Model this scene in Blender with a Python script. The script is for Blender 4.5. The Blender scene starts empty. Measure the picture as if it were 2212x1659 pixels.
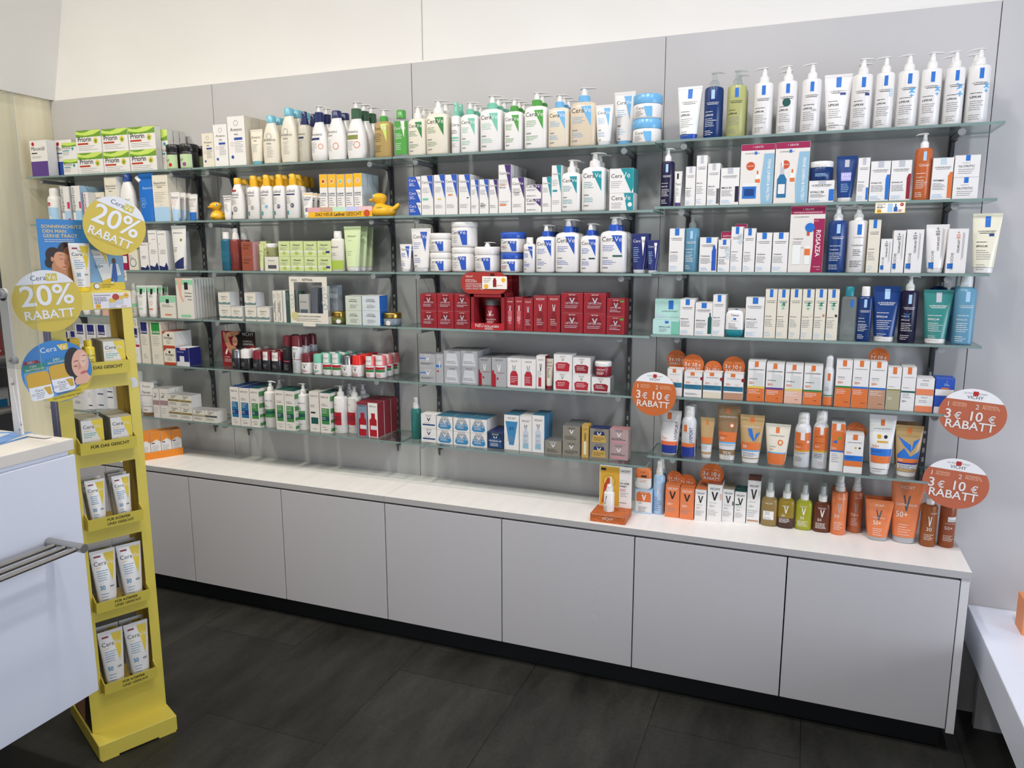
import bpy, bmesh, math, random
from mathutils import Vector, Matrix
random.seed(7)
sc = bpy.context.scene
COL = sc.collection

# ------------------------------------------------------------------ camera
cam_d = bpy.data.cameras.new('camera')
cam_d.sensor_fit = 'HORIZONTAL'
cam_d.sensor_width = 36.0
cam_d.lens = 1618.68 * 36.0 / 2212.0
cam_d.clip_start = 0.05
cam = bpy.data.objects.new('camera', cam_d)
COL.objects.link(cam)
def cam_axes(yaw, pitch, roll):
    cy, sy, cp, sp = math.cos(yaw), math.sin(yaw), math.cos(pitch), math.sin(pitch)
    f = Vector((sy*cp, cy*cp, sp)); r = Vector((cy, -sy, 0)); u = r.cross(f)
    cr, sr = math.cos(roll), math.sin(roll)
    return cr*r + sr*u, -sr*r + cr*u, f
r_, u_, f_ = cam_axes(-.3717, -.1684, -.0013)
cam.matrix_world = Matrix(((r_.x, u_.x, -f_.x, 1.5037), (r_.y, u_.y, -f_.y, -2.7682), (r_.z, u_.z, -f_.z, 1.5488), (0, 0, 0, 1)))
sc.camera = cam

# ------------------------------------------------------------------ world and lights
W = bpy.data.worlds.new('world'); sc.world = W; W.use_nodes = True
W.node_tree.nodes['Background'].inputs[0].default_value = (.86, .88, 1.0, 1)
W.node_tree.nodes['Background'].inputs[1].default_value = .13
def area(name, loc, target, size, power, color, size_y=None, shape='DISK', spread=180):
    d = bpy.data.lights.new(name, 'AREA'); d.shape = shape; d.size = size
    if size_y: d.shape = 'RECTANGLE'; d.size_y = size_y
    d.energy = power; d.color = color; d.spread = math.radians(spread)
    o = bpy.data.objects.new(name, d); COL.objects.link(o); o.location = loc
    o.rotation_euler = (Vector(target) - Vector(loc)).to_track_quat('-Z', 'Y').to_euler()
    return o
for i, (x, c) in enumerate(((-1.7, (1, .92, .78)), (-.75, (1, .93, .82)), (.2, (1, .95, .88)), (1.15, (1, .96, .97)), (2.1, (.93, .94, 1)))):
    area('ceiling_spot_light', (x, -1.3, 3.0), (x, -.3, 1.0), .14, 8.0, c, spread=160)
    area('ceiling_down_light', (x, -1.7, 3.0), (x, -.35, .4), .14, 3.2, c, spread=95)
area('front_fill_light', (-.4, -4.8, 1.2), (-.7, 0, .7), 4.6, 25, (.95, .97, 1), size_y=1.9)  # unseen lamp added behind the camera to fill the lower wall and doors
area('aisle_ceiling_light', (.3, -2.6, 3.2), (.3, -2.0, 0), 4.5, 5, (1, .98, .95), size_y=2.0)
area('street_window_light', (5.6, -2.3, 1.3), (0, -1.3, .7), 2.2, 112, (.82, .88, 1), size_y=2.0)

sc.view_settings.view_transform = 'Standard'
sc.view_settings.look = 'None'
sc.view_settings.gamma = 1
sc.view_settings.use_curve_mapping = False
sc.view_settings.exposure = 0.0
sc.cycles.max_bounces = 6
sc.cycles.diffuse_bounces = 3
sc.cycles.glossy_bounces = 3
sc.cycles.transmission_bounces = 4
sc.cycles.transparent_max_bounces = 24
sc.cycles.use_denoising = True
sc.cycles.caustics_reflective = False
sc.cycles.caustics_refractive = False

# ------------------------------------------------------------------ colours and materials
PAL = dict(w='e4e2df', wk='dfdbd4', wl='dcd9ce', wg='d6d8da', cr='dfd9c8', k='2b2b2e', g='8f9092', gd='6f7072', dg='55565a', lg2='b9bcc2',
 pu='5b3f86', bl='2f4f9e', rd='b4232e', re='e0322c', gn='6f9c34', lg='c5dc6a', tl='3f9aa0', mr='7c2030', mv='8a4a8a', pg='b8cfa0',
 lb='a9cbe6', te='6fb3c6', or_='d8743c', nv='25305e', ye='dcc25a', am='c4aa6c', gr='4f9c44', cl='dfe6e4', gg='3a7f45', gg2='2c8a3e', mi='78bfa6',
 be='dcd2bd', be2='a89c84', bd='d5c6ae', sk='6fb0dc', rb='2d56b4', vi='46326e', ct='1f8f98', yl='ecb52c', pk='dba6ae', lo='c9d79a', lw='cfdfae', ly='a8c050',
 ro='d23a6a', bb='2a6fc4', gw='e6e9e4', nb='1d3f7c', nb2='23388a', oi='c7c987', dt='1f5550', sb='5aa9dc', pl='bccfd8', pn='241f3f', ma='8c2230',
 oo='d8743c', cm='9a2450', gc='e6e2cc', mt='b5dcd6', tc='21808c', bn='b98d72', dn='4a3228', tg='3a8580', tq='2f6f8c', sa='dfb4a0', sa2='e2845c', sa3='e0704a', sa4='e87878',
 kh='a9a284', tn='b99a68', br='8d714f', yo='d2a52c', sv='a9abae', ls='c7cbd0', cs='b02a38', bd2='a8202c', bt='3f86b4', ng='1f3553', db='2a4f7c', db2='2b6f9c', go='8b867a',
 gl='c2a052', pk2='b09a98', ro3='c98f96', rw='94453c', rn='96503c', oj='a7a878', wm='e9e6da', bw='c3ccd8', bw2='cdd6da', cm2='c9d2c4', ol='7c8440', gs='93a0aa', fd='3f5a52',
 rb2='7c2430', mr2='6b2730', dg2='45884c', gb='7f90a2', lm='8fcfa6', sk2='dfb09a', ni='26296f', oe='b6452a', mu='a5898a', gk='8c7c4c', sb2='b4cfe6', or2='de7a45', sl='a9c8e6',
 og='dc7c4c', oh='c06c44', km='a58b56', my='a48a2c', lz='b4b42f', mb='6f3a22', ao='a85f2c', ap='a4552c', gy='9a9a9c', fg='3c5f46', bc='6fa8c4', lv='a7a2dc', ro2='c5512c', st='e3cc3c', dk='1c1c1e', skn='c98f6c', hr='2c1f1a', bp='3f86cc', gpu='77789a', ny='27306a', rx='98262f')
PAL['or'] = PAL.pop('or_')
def lin(c):
    return c/12.92 if c <= .04045 else ((c+.055)/1.055)**2.4
def rgb(code):
    h = PAL.get(code, code)
    return tuple(lin(int(h[i:i+2], 16)/255) for i in (0, 2, 4)) + (1,)
MATS = {}
def mat(code, kind='ink'):
    key = (code, kind)
    if key in MATS: return MATS[key]
    m = bpy.data.materials.new(kind + '_' + code.strip('~')); m.use_nodes = True
    nt = m.node_tree; b = nt.nodes['Principled BSDF']
    tr = code.endswith('~'); c = rgb(code.strip('~'))
    b.inputs['Base Color'].default_value = c
    b.inputs['Roughness'].default_value = {'ink': .45, 'paper': .5, 'plastic': .28, 'metal': .3, 'matt': .75}[kind]
    b.inputs['Specular IOR Level'].default_value = .35 if kind in ('ink', 'paper', 'matt') else .5
    if kind == 'metal': b.inputs['Metallic'].default_value = 1
    if kind in ('paper', 'matt', 'plastic'):      # faint unevenness of board and moulded plastic
        n = nt.nodes.new('ShaderNodeTexNoise'); n.inputs['Scale'].default_value = 14
        r = nt.nodes.new('ShaderNodeMapRange'); ro = b.inputs['Roughness'].default_value
        am_ = .012 if kind == 'plastic' else .03
        n.inputs['Scale'].default_value = 3 if kind == 'plastic' else 14
        r.inputs[3].default_value = ro-am_; r.inputs[4].default_value = ro+am_
        nt.links.new(n.outputs[0], r.inputs[0]); nt.links.new(r.outputs[0], b.inputs['Roughness'])
    if tr:
        t = nt.nodes.new('ShaderNodeBsdfTransparent'); mx = nt.nodes.new('ShaderNodeMixShader')
        t.inputs[0].default_value = tuple(.35+.65*v for v in c[:3]) + (1,)
        mx.inputs[0].default_value = .15 if code[:2] == 'cl' else .72
        out = nt.nodes['Material Output']
        nt.links.new(t.outputs[0], mx.inputs[1]); nt.links.new(b.outputs[0], mx.inputs[2]); nt.links.new(mx.outputs[0], out.inputs[0])
    MATS[key] = m
    return m

# ------------------------------------------------------------------ mesh helpers
def obj(name, verts, faces, mats, fm=None, parent=None, loc=None, smooth=False):
    me = bpy.data.meshes.new(name)
    me.from_pydata([tuple(v) for v in verts], [], faces)
    for m in mats: me.materials.append(m)
    if fm: me.polygons.foreach_set('material_index', fm)
    if smooth:
        me.polygons.foreach_set('use_smooth', [True]*len(faces))
        try: me.set_sharp_from_angle(angle=math.radians(38))
        except Exception: pass
    me.update()
    o = bpy.data.objects.new(name, me); COL.objects.link(o)
    if parent: o.parent = parent
    if loc: o.location = loc
    return o
class MB:
    """collects boxes, bars, tubes and lofts of one mesh"""
    def __init__(s): s.v, s.f, s.m, s.mats = [], [], [], []
    def mi(s, m):
        if m not in s.mats: s.mats.append(m)
        return s.mats.index(m)
    def add(s, vs, fs, m):
        b = len(s.v); s.v += [tuple(v) for v in vs]; s.f += [tuple(b+i for i in f) for f in fs]; s.m += [s.mi(m)]*len(fs)
    def box(s, x0, x1, y0, y1, z0, z1, m, bev=0):
        if bev:
            bv = bev; vs = []; 
            bm = bmesh.new(); bmesh.ops.create_cube(bm, size=1)
            for v in bm.verts: v.co = ((x0+x1)/2+v.co.x*(x1-x0), (y0+y1)/2+v.co.y*(y1-y0), (z0+z1)/2+v.co.z*(z1-z0))
            bmesh.ops.bevel(bm, geom=bm.edges[:], offset=bv, segments=2, affect='EDGES', profile=.5)
            bm.verts.ensure_lookup_table(); bm.verts.index_update()
            s.add([v.co for v in bm.verts], [[v.index for v in f.verts] for f in bm.faces], m); bm.free(); return
        vs = [(x, y, z) for z in (z0, z1) for y in (y0, y1) for x in (x0, x1)]
        s.add(vs, [(0,2,3,1),(4,5,7,6),(0,1,5,4),(2,6,7,3),(0,4,6,2),(1,3,7,5)], m)
    def tube(s, p0, p1, r0, m, r1=None, n=16):
        p0, p1 = Vector(p0), Vector(p1); d = (p1-p0).normalized(); r1 = r0 if r1 is None else r1
        a = d.orthogonal().normalized(); b = d.cross(a); vs = []
        for p, r in ((p0, r0), (p1, r1)):
            for i in range(n):
                t = 2*math.pi*i/n; vs.append(p + (a*math.cos(t) + b*math.sin(t))*r)
        s.add(vs, [(i, (i+1) % n, n+(i+1) % n, n+i) for i in range(n)] + [tuple(range(n))[::-1], tuple(range(n, 2*n))], m)
    def loft(s, rings, m, n=28, cx=0, cy=0, cap=True):
        """rings: (z, half width, half depth, exponent[, x shift])"""
        vs = []
        for q in rings:
            z, a, b, e = q[:4]; sx = q[4] if len(q) > 4 else 0
            for i in range(n):
                t = 2*math.pi*(i+.5)/n; c, d = math.cos(t), math.sin(t)
                vs.append((cx+sx+a*math.copysign(abs(c)**(2/e), c), cy+b*math.copysign(abs(d)**(2/e), d), z))
        fs = []
        for k in range(len(rings)-1):
            for i in range(n): fs.append((k*n+i, k*n+(i+1) % n, (k+1)*n+(i+1) % n, (k+1)*n+i))
        if cap: fs += [tuple(range(n))[::-1], tuple(range((len(rings)-1)*n, len(rings)*n))]
        s.add(vs, fs, m)
    def build(s, name, parent=None, loc=None, smooth=False):
        return obj(name, s.v, s.f, s.mats, s.m, parent, loc, smooth)
def tag(o, label=None, cat=None, group=None, kind=None):
    if label: o['label'] = label
    if cat: o['category'] = cat
    if group: o['group'] = group
    if kind: o['kind'] = kind
    return o
def empty(name, loc, rz=0):
    o = bpy.data.objects.new(name, None); o.empty_display_size = .05; COL.objects.link(o); o.location = loc; o.rotation_euler = (0, 0, rz); return o
def copy_tree(o, parent=None):
    c = o.copy(); COL.objects.link(c); c.parent = parent
    for ch in o.children: copy_tree(ch, c)
    return c

# ------------------------------------------------------------------ lettering and printed pictures
TXT = {}
def text_geo(s, bold):
    key = (s, bold)
    if key not in TXT:
        cu = bpy.data.curves.new('lettering', 'FONT'); cu.body = s; cu.resolution_u = 4 if bold else 2; cu.size = 1
        if bold: cu.offset = .014
        ob = bpy.data.objects.new('lettering', cu); COL.objects.link(ob)
        bpy.context.view_layer.update()
        me = ob.to_mesh(); me.calc_loop_triangles()
        v = [(p.co.x, p.co.y) for p in me.vertices]; t = [tuple(q.vertices) for q in me.loop_triangles]
        if v:
            x0 = min(p[0] for p in v); x1 = max(p[0] for p in v); w = x1-x0
            v = [((p[0]-x0)/w, p[1]/w) for p in v]
        ob.to_mesh_clear(); bpy.data.objects.remove(ob); bpy.data.curves.remove(cu)
        TXT[key] = (v, t)
    return TXT[key]
def circle(x, z, r, n=24): return [(x+r*math.cos(2*math.pi*i/n), z+r*math.sin(2*math.pi*i/n)) for i in range(n)]
MAC = {
 'q': lambda: '',
 'PR': lambda: 'r0,70,100,100,gn;p lg,0,84,20,79,40,76,70,80,86,88,100,96,100,100,60,100,45,93,30,90,15,92,0,98;t7,60,50,k,Priorin,1;r5,36,48,44,oe;l8,86,28,3,8,g;c78,52,9,ye;c78,50,5,gn;T,gn',
 'AB': lambda a: 'o50,86,13,g;t16,84,70,k,Aveeno;t38,62,62,k,baby;r36,52,84,57,%s;l38,90,48,7,3.4,g;o22,44,9,ro3;c22,18,8,%s' % (a, a),
 'CV': lambda a: 'p%s,48,100,100,100,100,40;t5,60,80,k,Cera;t61,92,80,w,Ve;l8,78,68,4,3.6,g;l8,86,24,3,3.4,g' % a,
 'CB': lambda a: 'p%s,46,92,86,92,86,46;t9,58,77,k,Cera;t58.5,86,77,w,Ve;l12,62,66,4,4,%s;r12,36,34,39,g;l12,66,30,3,4,%s;r12,12,34,15,g' % (a, a, a),
 'CJ': lambda a: 'p%s,46,84,80,84,80,12,62,12;t7,50,66,k,Cera;t50.5,74.5,66,w,Ve;l12,48,52,4,9,g' % a,
 'LV': lambda a: 'r0,70,100,100,yl;o50,84,26,w;c50,84,16,%s;t4,84,54,nv,Ladival,1;r4,50,90,52,g;l8,80,44,4,5,nv;o60,20,22,nv;r14,6,30,18,ct' % a,
 'LB': lambda sq, title, tc='k': 'r42,77,62,95,%s;t16,86,69,%s,LA ROCHE-POSAY,1;r22,66.5,80,67.5,%s;l10,70,52,1,4,%s;t10,58,44,%s,%s,1;l10,78,38,5,3.6,%s;l10,60,14,3,3.6,%s' % (sq, tc, tc, tc, tc, title, tc if tc == 'w' else 'g', tc if tc == 'w' else 'g'),
 'LR': lambda sq, title: 'r36,84,66,100,%s;t10,90,76,k,LA ROCHE-POSAY,1;r16,73,84,73.8,k;t6,60,44,k,%s,1;l6,72,38,5,3.4,g;l6,60,12,3,3.4,lb' % (sq, title),
 'KT': lambda a: 'r0,90,100,100,cm;t34,66,94,w,+ GRATIS;t12,56,84,k,LA ROCHE-POSAY;r40,83,48,88,bb;p8fb6cc,66,0,100,0,100,84,70,84,62,30;W86,6,74,w,FEINE LINIEN & FALTEN,1;c30,64,13,ro2;t20,40,63,w,GRATIS;r46,36,60,56,gw;r49,50,55,56,or;r46,36,60,42,or;' + ('r8,10,50,30,bb;r6,30,54,36,w;r14,14,44,26,nb' if a == 'jar' else 'p2a6f9c,8,10,36,10,36,40,28,48,16,48,8,40;r12,16,32,32,w;r17,48,27,60,lg2;r19,60,25,70,w'),
 'CI': lambda a='k': 'r5,10,35,22,bb;v34,8,46,k,LA ROCHE;v60,46,76,k,CICAPLAST,1;v60,78,94,%s,B5+;r74,30,76,92,g;r80,34,82,90,g' % a,
 'AS': lambda b: 'r34,86,58,100,or;t16,84,78,k,LA ROCHE-POSAY;t10,36,54,or,50+,1;l60,84,58,2,4,sa;r0,32,100,50,%s;t8,62,41,k,ANTHELIOS;l8,80,14,2,4,g' % b,
 'AN': lambda f, s: 'pd0d2cf,30,34,92,34,92,66,84,72,46,72,44,92,34,92,30,60;r38,86,60,100,or;t6,94,78,k,LA ROCHE-POSAY,1;t8,56,55,k,ANTHELIOS,1;t8,40,43,or,50+,1;r0,0,100,33,%s;r0,33,100,38,%s;l8,80,28,3,4,w;l60,88,10,1,4,k' % (f, s),
 'AO': lambda f, s: 'r38,87,64,100,or;t12,88,81,k,LA ROCHE-POSAY;t12,56,63,k,ANTHELIOS,1;t12,56,59,g,UVMUNE 400;t12,48,50,or,50+,1;r0,0,100,41,%s;r0,41,100,45,%s;l8,84,36,3,3.6,w;l60,88,10,1,4,k' % (f, s),
 'VY': lambda c, z='52': 'p%s,37,76,43,76,50,60,57,76,63,76,53,52,47,52' % c,
 'DR': lambda c: 't24,76,86,k,VICHY;VY:g;p%s,22,8,78,8,78,44,66,56,34,56,22,44;r38,56,62,64,lg2;l28,72,36,4,6,w;T,sv' % c,
 'VJ': lambda c: 't34,66,84,k,VICHY;pg,42,80,46,80,50,68,54,80,58,80,52,62,48,62;p%s,14,6,86,6,90,46,76,56,24,56,10,46;l22,78,42,3,9,w;T,sv' % c,
 'MJ': lambda: 't28,72,86,k,VICHY;p9aa3ab,24,84,76,84,84,54,16,54;pbt,14,54,86,54,92,22,80,8,20,8,8,22;VY:w;t16,84,40,w,MINERAL 89;l22,78,32,2,8,w;T,tq',
 'VS': lambda: 't16,84,84,k,VICHY;VY:k;pbw,26,8,74,8,74,54,60,62,40,62,26,54;p8fb6cc,26,8,74,8,74,24,26,20;r42,62,58,74,lg2;t34,66,40,g,89;l32,68,32,4,4,g',
 'RV': lambda: 't34,66,86,w,VICHY;p84222b,22,70,78,70,90,20,80,8,20,8,10,20;p7c1a24,28,88,72,88,80,56,20,56;VY:lg2;t20,80,44,ls,LIFTACTIV;l16,84,34,2,8,ls;T,ma;S,ma',
 'RT': lambda: 't14,86,86,w,VICHY;VY:w;pc86a70,24,60,76,60,66,20,34,20;pa8323a,34,8,66,8,66,20,34,20;l24,76,40,3,5,w;T,ma',
 'RD': lambda: 't16,84,88,w,VICHY;VY:ls;p7c1a24,28,8,72,8,72,46,58,58,42,58,28,46;r42,58,58,68,lg2;l24,76,34,4,5,w;T,ma',
 'OL': lambda: 't20,76,68,k,Olivenöl,1;l14,84,56,3,7,g;pw,0,22,24,28,50,20,76,28,100,22,100,30,76,36,50,28,24,36,0,30;r36,10,62,28,ly;T,lw',
 'HY': lambda: 'o50,62,30,be;t24,76,66,k,Hyaluron;l28,72,56,2,8,g;p6f8a8a,0,14,100,14,100,34,80,26,50,32,20,26,0,34;T,wg;S,wg',
 'EL': lambda: 't26,70,72,k,medipharma;t22,76,58,k,everyday;r10,24,22,34,lw;l28,84,36,4,7,g;T,wk;S,bw',
 'DC': lambda a, b: 't10,84,88,k,DERCOS;l16,80,72,2,3.4,k;r14,22,88,62,%s;r14,30,88,42,%s;l18,74,58,3,4,w;l18,60,38,2,4,w;l14,80,14,1,4,g;t30,70,7,k,VICHY;T,%s' % (a, b, b),
 'DM': lambda: 't6,84,90,k,DERMASENCE;r8,66,22,67,k;l20,86,50,3,4,k;pni,0,0,100,0,100,8,84,20,56,8,0,12;pnv,0,0,100,0,100,6,84,17,56,6,0,9',
 'HT': lambda c: 'r4,78,96,94,lm;r36,72,64,90,k;l22,78,68,2,4,k;o50,44,16,%s;r24,24,76,28,%s' % (c, c),
 'LI': lambda c: 'r10,72,86,100,%s;t14,82,75,w,Linola,1;l14,84,66,6,4,g;l24,70,22,3,4,g' % c,
 'EU': lambda c: 't26,76,82,k,Eucerin;r40,76,60,78,k;r0,44,100,60,%s;l10,80,32,3,7,g;r20,70,50,73,k;T,gy;S,w' % c,
 'VC': lambda v, tc: 't12,88,85,%s,VICHY,1;p%s,26,80,38,80,50,64,62,80,74,80,55,57,45,57;l16,84,50,1,4,g;t16,54,38,%s,50+;l8,84,30,4,4.5,g' % ('wk' if v == 'k' and tc == 'w' else 'k', v, tc),
}
def parse(design):
    out = []
    for e in design.split(';'):
        if not e: continue
        if e == 'q': continue
        if e[:2].isupper() and (len(e) == 2 or e[2] == ':'):
            a = [x for x in e[3:].split(',') if x]
            out += parse(MAC[e[:2]](*a)); continue
        out.append(e)
    return out
def shapes(design, W, H):
    """-> list of (colour, [triangulated 2d geometry (verts, faces)]) in metres, x from -W/2, z from 0"""
    res = []; rnd = random.Random(len(design)*13+int(W*1000))
    X = lambda v: (float(v)/100-.5)*W
    Z = lambda v: float(v)/100*H
    for e in parse(design):
        k, a = e[0], e[1:].split(',')
        if k == 'r':
            x0, z0, x1, z1 = X(a[0]), Z(a[1]), X(a[2]), Z(a[3])
            res.append((a[4], [[(x0, z0), (x1, z0), (x1, z1), (x0, z1)]], None))
        elif k == 'p':
            q = a[1:]; res.append((a[0].strip(), [[(X(q[i]), Z(q[i+1])) for i in range(0, len(q), 2)]], None))
        elif k == 'c': res.append((a[3], [circle(X(a[0]), Z(a[1]), float(a[2])/100*W)], None))
        elif k == 'e':
            cx_, cz_, rx_, rz_, ro_ = (float(v) for v in a[:5]); P = []
            for i in range(28):
                t_ = 2*math.pi*i/28; ex, ez = rx_*math.cos(t_)*W/100, rz_*math.sin(t_)*H/100; ra = math.radians(ro_)
                P.append((X(cx_)+ex*math.cos(ra)-ez*math.sin(ra), Z(cz_)+ex*math.sin(ra)+ez*math.cos(ra)))
            res.append((a[5], [P], None))
        elif k == 'h':
            bold = 0
            if a[-1] == '1' and len(a) > 5: bold = 1; a = a[:-1]
            x, z, hh, c = X(a[0]), Z(a[1]), float(a[2])/100*H, a[3]; s = ','.join(a[4:])
            v, t = text_geo(s, bold); f = hh/max(p[1] for p in v)
            res.append((c, None, ([(x+p[0]*f, z+p[1]*f) for p in v], t)))
        elif k == 'o':
            r = float(a[2])/100*W; o = circle(X(a[0]), Z(a[1]), r); i_ = circle(X(a[0]), Z(a[1]), r*.82)
            res.append((a[3], [[o[i], o[(i+1) % 24], i_[(i+1) % 24], i_[i]] for i in range(24)], None))
        elif k == 't' or k in 'vVwW':
            bold = 0
            if k == 't':
                if a[-1] == '1' and len(a) > 5: bold = 1; a = a[:-1]
                x0, x1, z, c = X(a[0]), X(a[1]), Z(a[2]), a[3]; s = ','.join(a[4:])
                v, t = text_geo(s, bold); w = x1-x0
                v = [(x0+p[0]*w, z+p[1]*w) for p in v]
            else:
                if a[-1] == '1' and len(a) > 5: bold = 1; a = a[:-1]
                x, z0, z1, c = X(a[0]), Z(a[1]), Z(a[2]), a[3]; s = ','.join(a[4:])
                if k in 'VW': bold = 1
                v, t = text_geo(s, bold); w = z1-z0
                hh = max(p[1] for p in v)*w if v else 0
                lim = W*(.26 if W > .05 else .42)
                if k == 'V' and hh > lim: f = lim/hh; z0 += w*(1-f)/2; w *= f; hh *= f
                if k == 'V': x = min(x, W*.5-hh*.62)
                if k in 'vV': v = [(x-p[1]*w+(hh/2 if k == 'V' else 0), z0+p[0]*w) for p in v]
                else: v = [(x+p[1]*w-hh/2, z1-p[0]*w) for p in v]
            res.append((c, None, (v, t)))
        elif k == 'l':
            x0, x1, z, n, dz, c = X(a[0]), X(a[1]), Z(a[2]), int(a[3]), Z(a[4]), a[5]
            h = min(dz*.42, .0016); P = []
            for i in range(n):
                x = x0; xe = x0+(x1-x0)*rnd.uniform(.62, 1); zz = z-i*dz
                while x < xe-.001:
                    ww = min(rnd.uniform(.003, .011), xe-x); P.append([(x, zz), (x+ww, zz), (x+ww, zz+h), (x, zz+h)]); x += ww+.0011
            res.append((c, P, None))
        elif k in 'TSB': res.append((a[-1], None, k))
    return res
def clip(poly, ax, v, keep_less):
    out = []
    for i in range(len(poly)):
        p, q = poly[i], poly[(i+1) % len(poly)]
        ip = (p[ax] <= v) == keep_less; iq = (q[ax] <= v) == keep_less
        if ip: out.append(p)
        if ip != iq:
            t = (v-p[ax])/(q[ax]-p[ax]); out.append((p[0]+t*(q[0]-p[0]), p[1]+t*(q[1]-p[1])))
    return out
def grid_clip(poly, step, zs):
    x0 = min(p[0] for p in poly); x1 = max(p[0] for p in poly); z0 = min(p[1] for p in poly); z1 = max(p[1] for p in poly)
    cells = [poly]
    for ax, lo, hi, cuts in ((0, x0, x1, [i*step for i in range(-14, 15)]), (1, z0, z1, zs)):
        for c in cuts:
            if lo+1e-5 < c < hi-1e-5:
                nc = []
                for q in cells:
                    for kl in (True, False):
                        r = clip(q, ax, c, kl)
                        if len(r) > 2: nc.append(r)
                cells = nc
    return cells
def print_on(mb, design, W, H, surf, flat=True, zcuts=(), kind='ink', top=None, side=None, tilt=None):
    """lays the printed pieces a hair above the surface y = surf(x, z)"""
    for k, (col, polys, geo) in enumerate(shapes(design, W, H)):
        eps = .0003+.00007*k
        m = mat(col, kind)
        if geo == 'T':
            if top: x0, x1, y0, y1, z = top; mb.add([(x0, y0, z+eps), (x1, y0, z+eps), (x1, y1, z+eps), (x0, y1, z+eps)], [(0, 1, 2, 3)], m)
            continue
        if geo == 'S':
            if side:
                x0, x1, y0, y1, z = side
                for x, s in ((x0, -1), (x1, 1)): mb.add([(x+s*eps, y0, .0005), (x+s*eps, y1, .0005), (x+s*eps, y1, z), (x+s*eps, y0, z)], [(0, 1, 2, 3)], m)
            continue
        if geo == 'B':
            if side:
                x0, x1, y0, y1, z = side
                for a_, b_ in ((.04, .12), (.26, .34), (.5, .62), (.8, .92)): mb.add([(x1+eps, y0, z*a_), (x1+eps, y1, z*a_), (x1+eps, y1, z*b_), (x1+eps, y0, z*b_)], [(0, 1, 2, 3)], m)
                for i in range(9): mb.add([(x1+eps, y0+.004, z*(.14+.09*i)), (x1+eps, y1-.006, z*(.14+.09*i)), (x1+eps, y1-.006, z*(.15+.09*i)), (x1+eps, y0+.004, z*(.15+.09*i))], [(0, 1, 2, 3)], mat('b8babc'))
            continue
        if geo is not None:
            v, t = geo; hw = W*.5
            mb.add([(x, surf(x, z)-eps, z) for x, z in v], t, m); continue
        for p in polys:
            if not flat:
                for q in grid_clip(p, W/22, zcuts): mb.add([(x, surf(x, z)-eps, z) for x, z in q], [tuple(range(len(q)))], m)
            else: mb.add([(x, surf(x, z)-eps, z) for x, z in p], [tuple(range(len(p)))], m)

# ------------------------------------------------------------------ products
def ring_surf(rings):
    rs = sorted(rings, key=lambda r: r[0])
    def f(x, z):
        if z <= rs[0][0]: a, b, e = rs[0][1:4]
        elif z >= rs[-1][0]: a, b, e = rs[-1][1:4]
        else:
            for p, q in zip(rs, rs[1:]):
                if p[0] <= z <= q[0]:
                    t = (z-p[0])/max(1e-6, q[0]-p[0]); a, b, e = (p[i]+t*(q[i]-p[i]) for i in (1, 2, 3)); break
        return -b*max(0.0, 1-min(1, abs(x)/max(a, 1e-6))**e)**(1/e)
    return f
def pump(mb, z0, h, r, m, side, big=1.0):
    """stem, actuator and the spout; side: -1 spout to -x, 1 to +x"""
    mb.loft([(z0, r*.55, r*.55, 2), (z0+h*.45, r*.5, r*.5, 2), (z0+h*.5, r*.42, r*.42, 2), (z0+h*.8, r*.42, r*.42, 2)], m, 16)
    zt = z0+h
    L = r*2.1*big
    pts = [(-side*r*.7, zt-h*.16, h*.08, r*.42), (-side*r*.2, zt-h*.13, h*.13, r*.55), (side*r*.5, zt-h*.13, h*.12, r*.45), (side*L*.75, zt-h*.17, h*.08, r*.26), (side*L, zt-h*.28, h*.05, r*.2)]
    vs = []; n = 8
    for x, z, hz, hy in pts:
        for i in range(n):
            t = 2*math.pi*i/n; vs.append((x, hy*math.cos(t), z+hz*math.sin(t)))
    fs = [(k*n+i, k*n+(i+1) % n, (k+1)*n+(i+1) % n, (k+1)*n+i) for k in range(len(pts)-1) for i in range(n)]
    fs += [tuple(range(n))[::-1], tuple(range((len(pts)-1)*n, len(pts)*n))]
    mb.add(vs, fs, m)
NAMES = dict(B=('carton', 'carton'), CP=('pump_bottle', 'bottle'), CQ=('pump_bottle', 'bottle'), LP=('pump_bottle', 'bottle'), AV=('pump_bottle', 'bottle'), FB=('lotion_bottle', 'bottle'),
 BT=('toner_bottle', 'bottle'), SP=('spray_bottle', 'bottle'), SB=('spray_bottle', 'bottle'), MS=('mist_bottle', 'bottle'), SC=('spray_can', 'spray can'), TB=('cream_tube', 'tube'), JR=('cream_jar', 'jar'),
 JP=('pump_jar', 'jar'), RO=('roll_on_deodorant', 'deodorant'), PO=('refill_pouch', 'pouch'), OV=('tester_bottle', 'bottle'))
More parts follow.
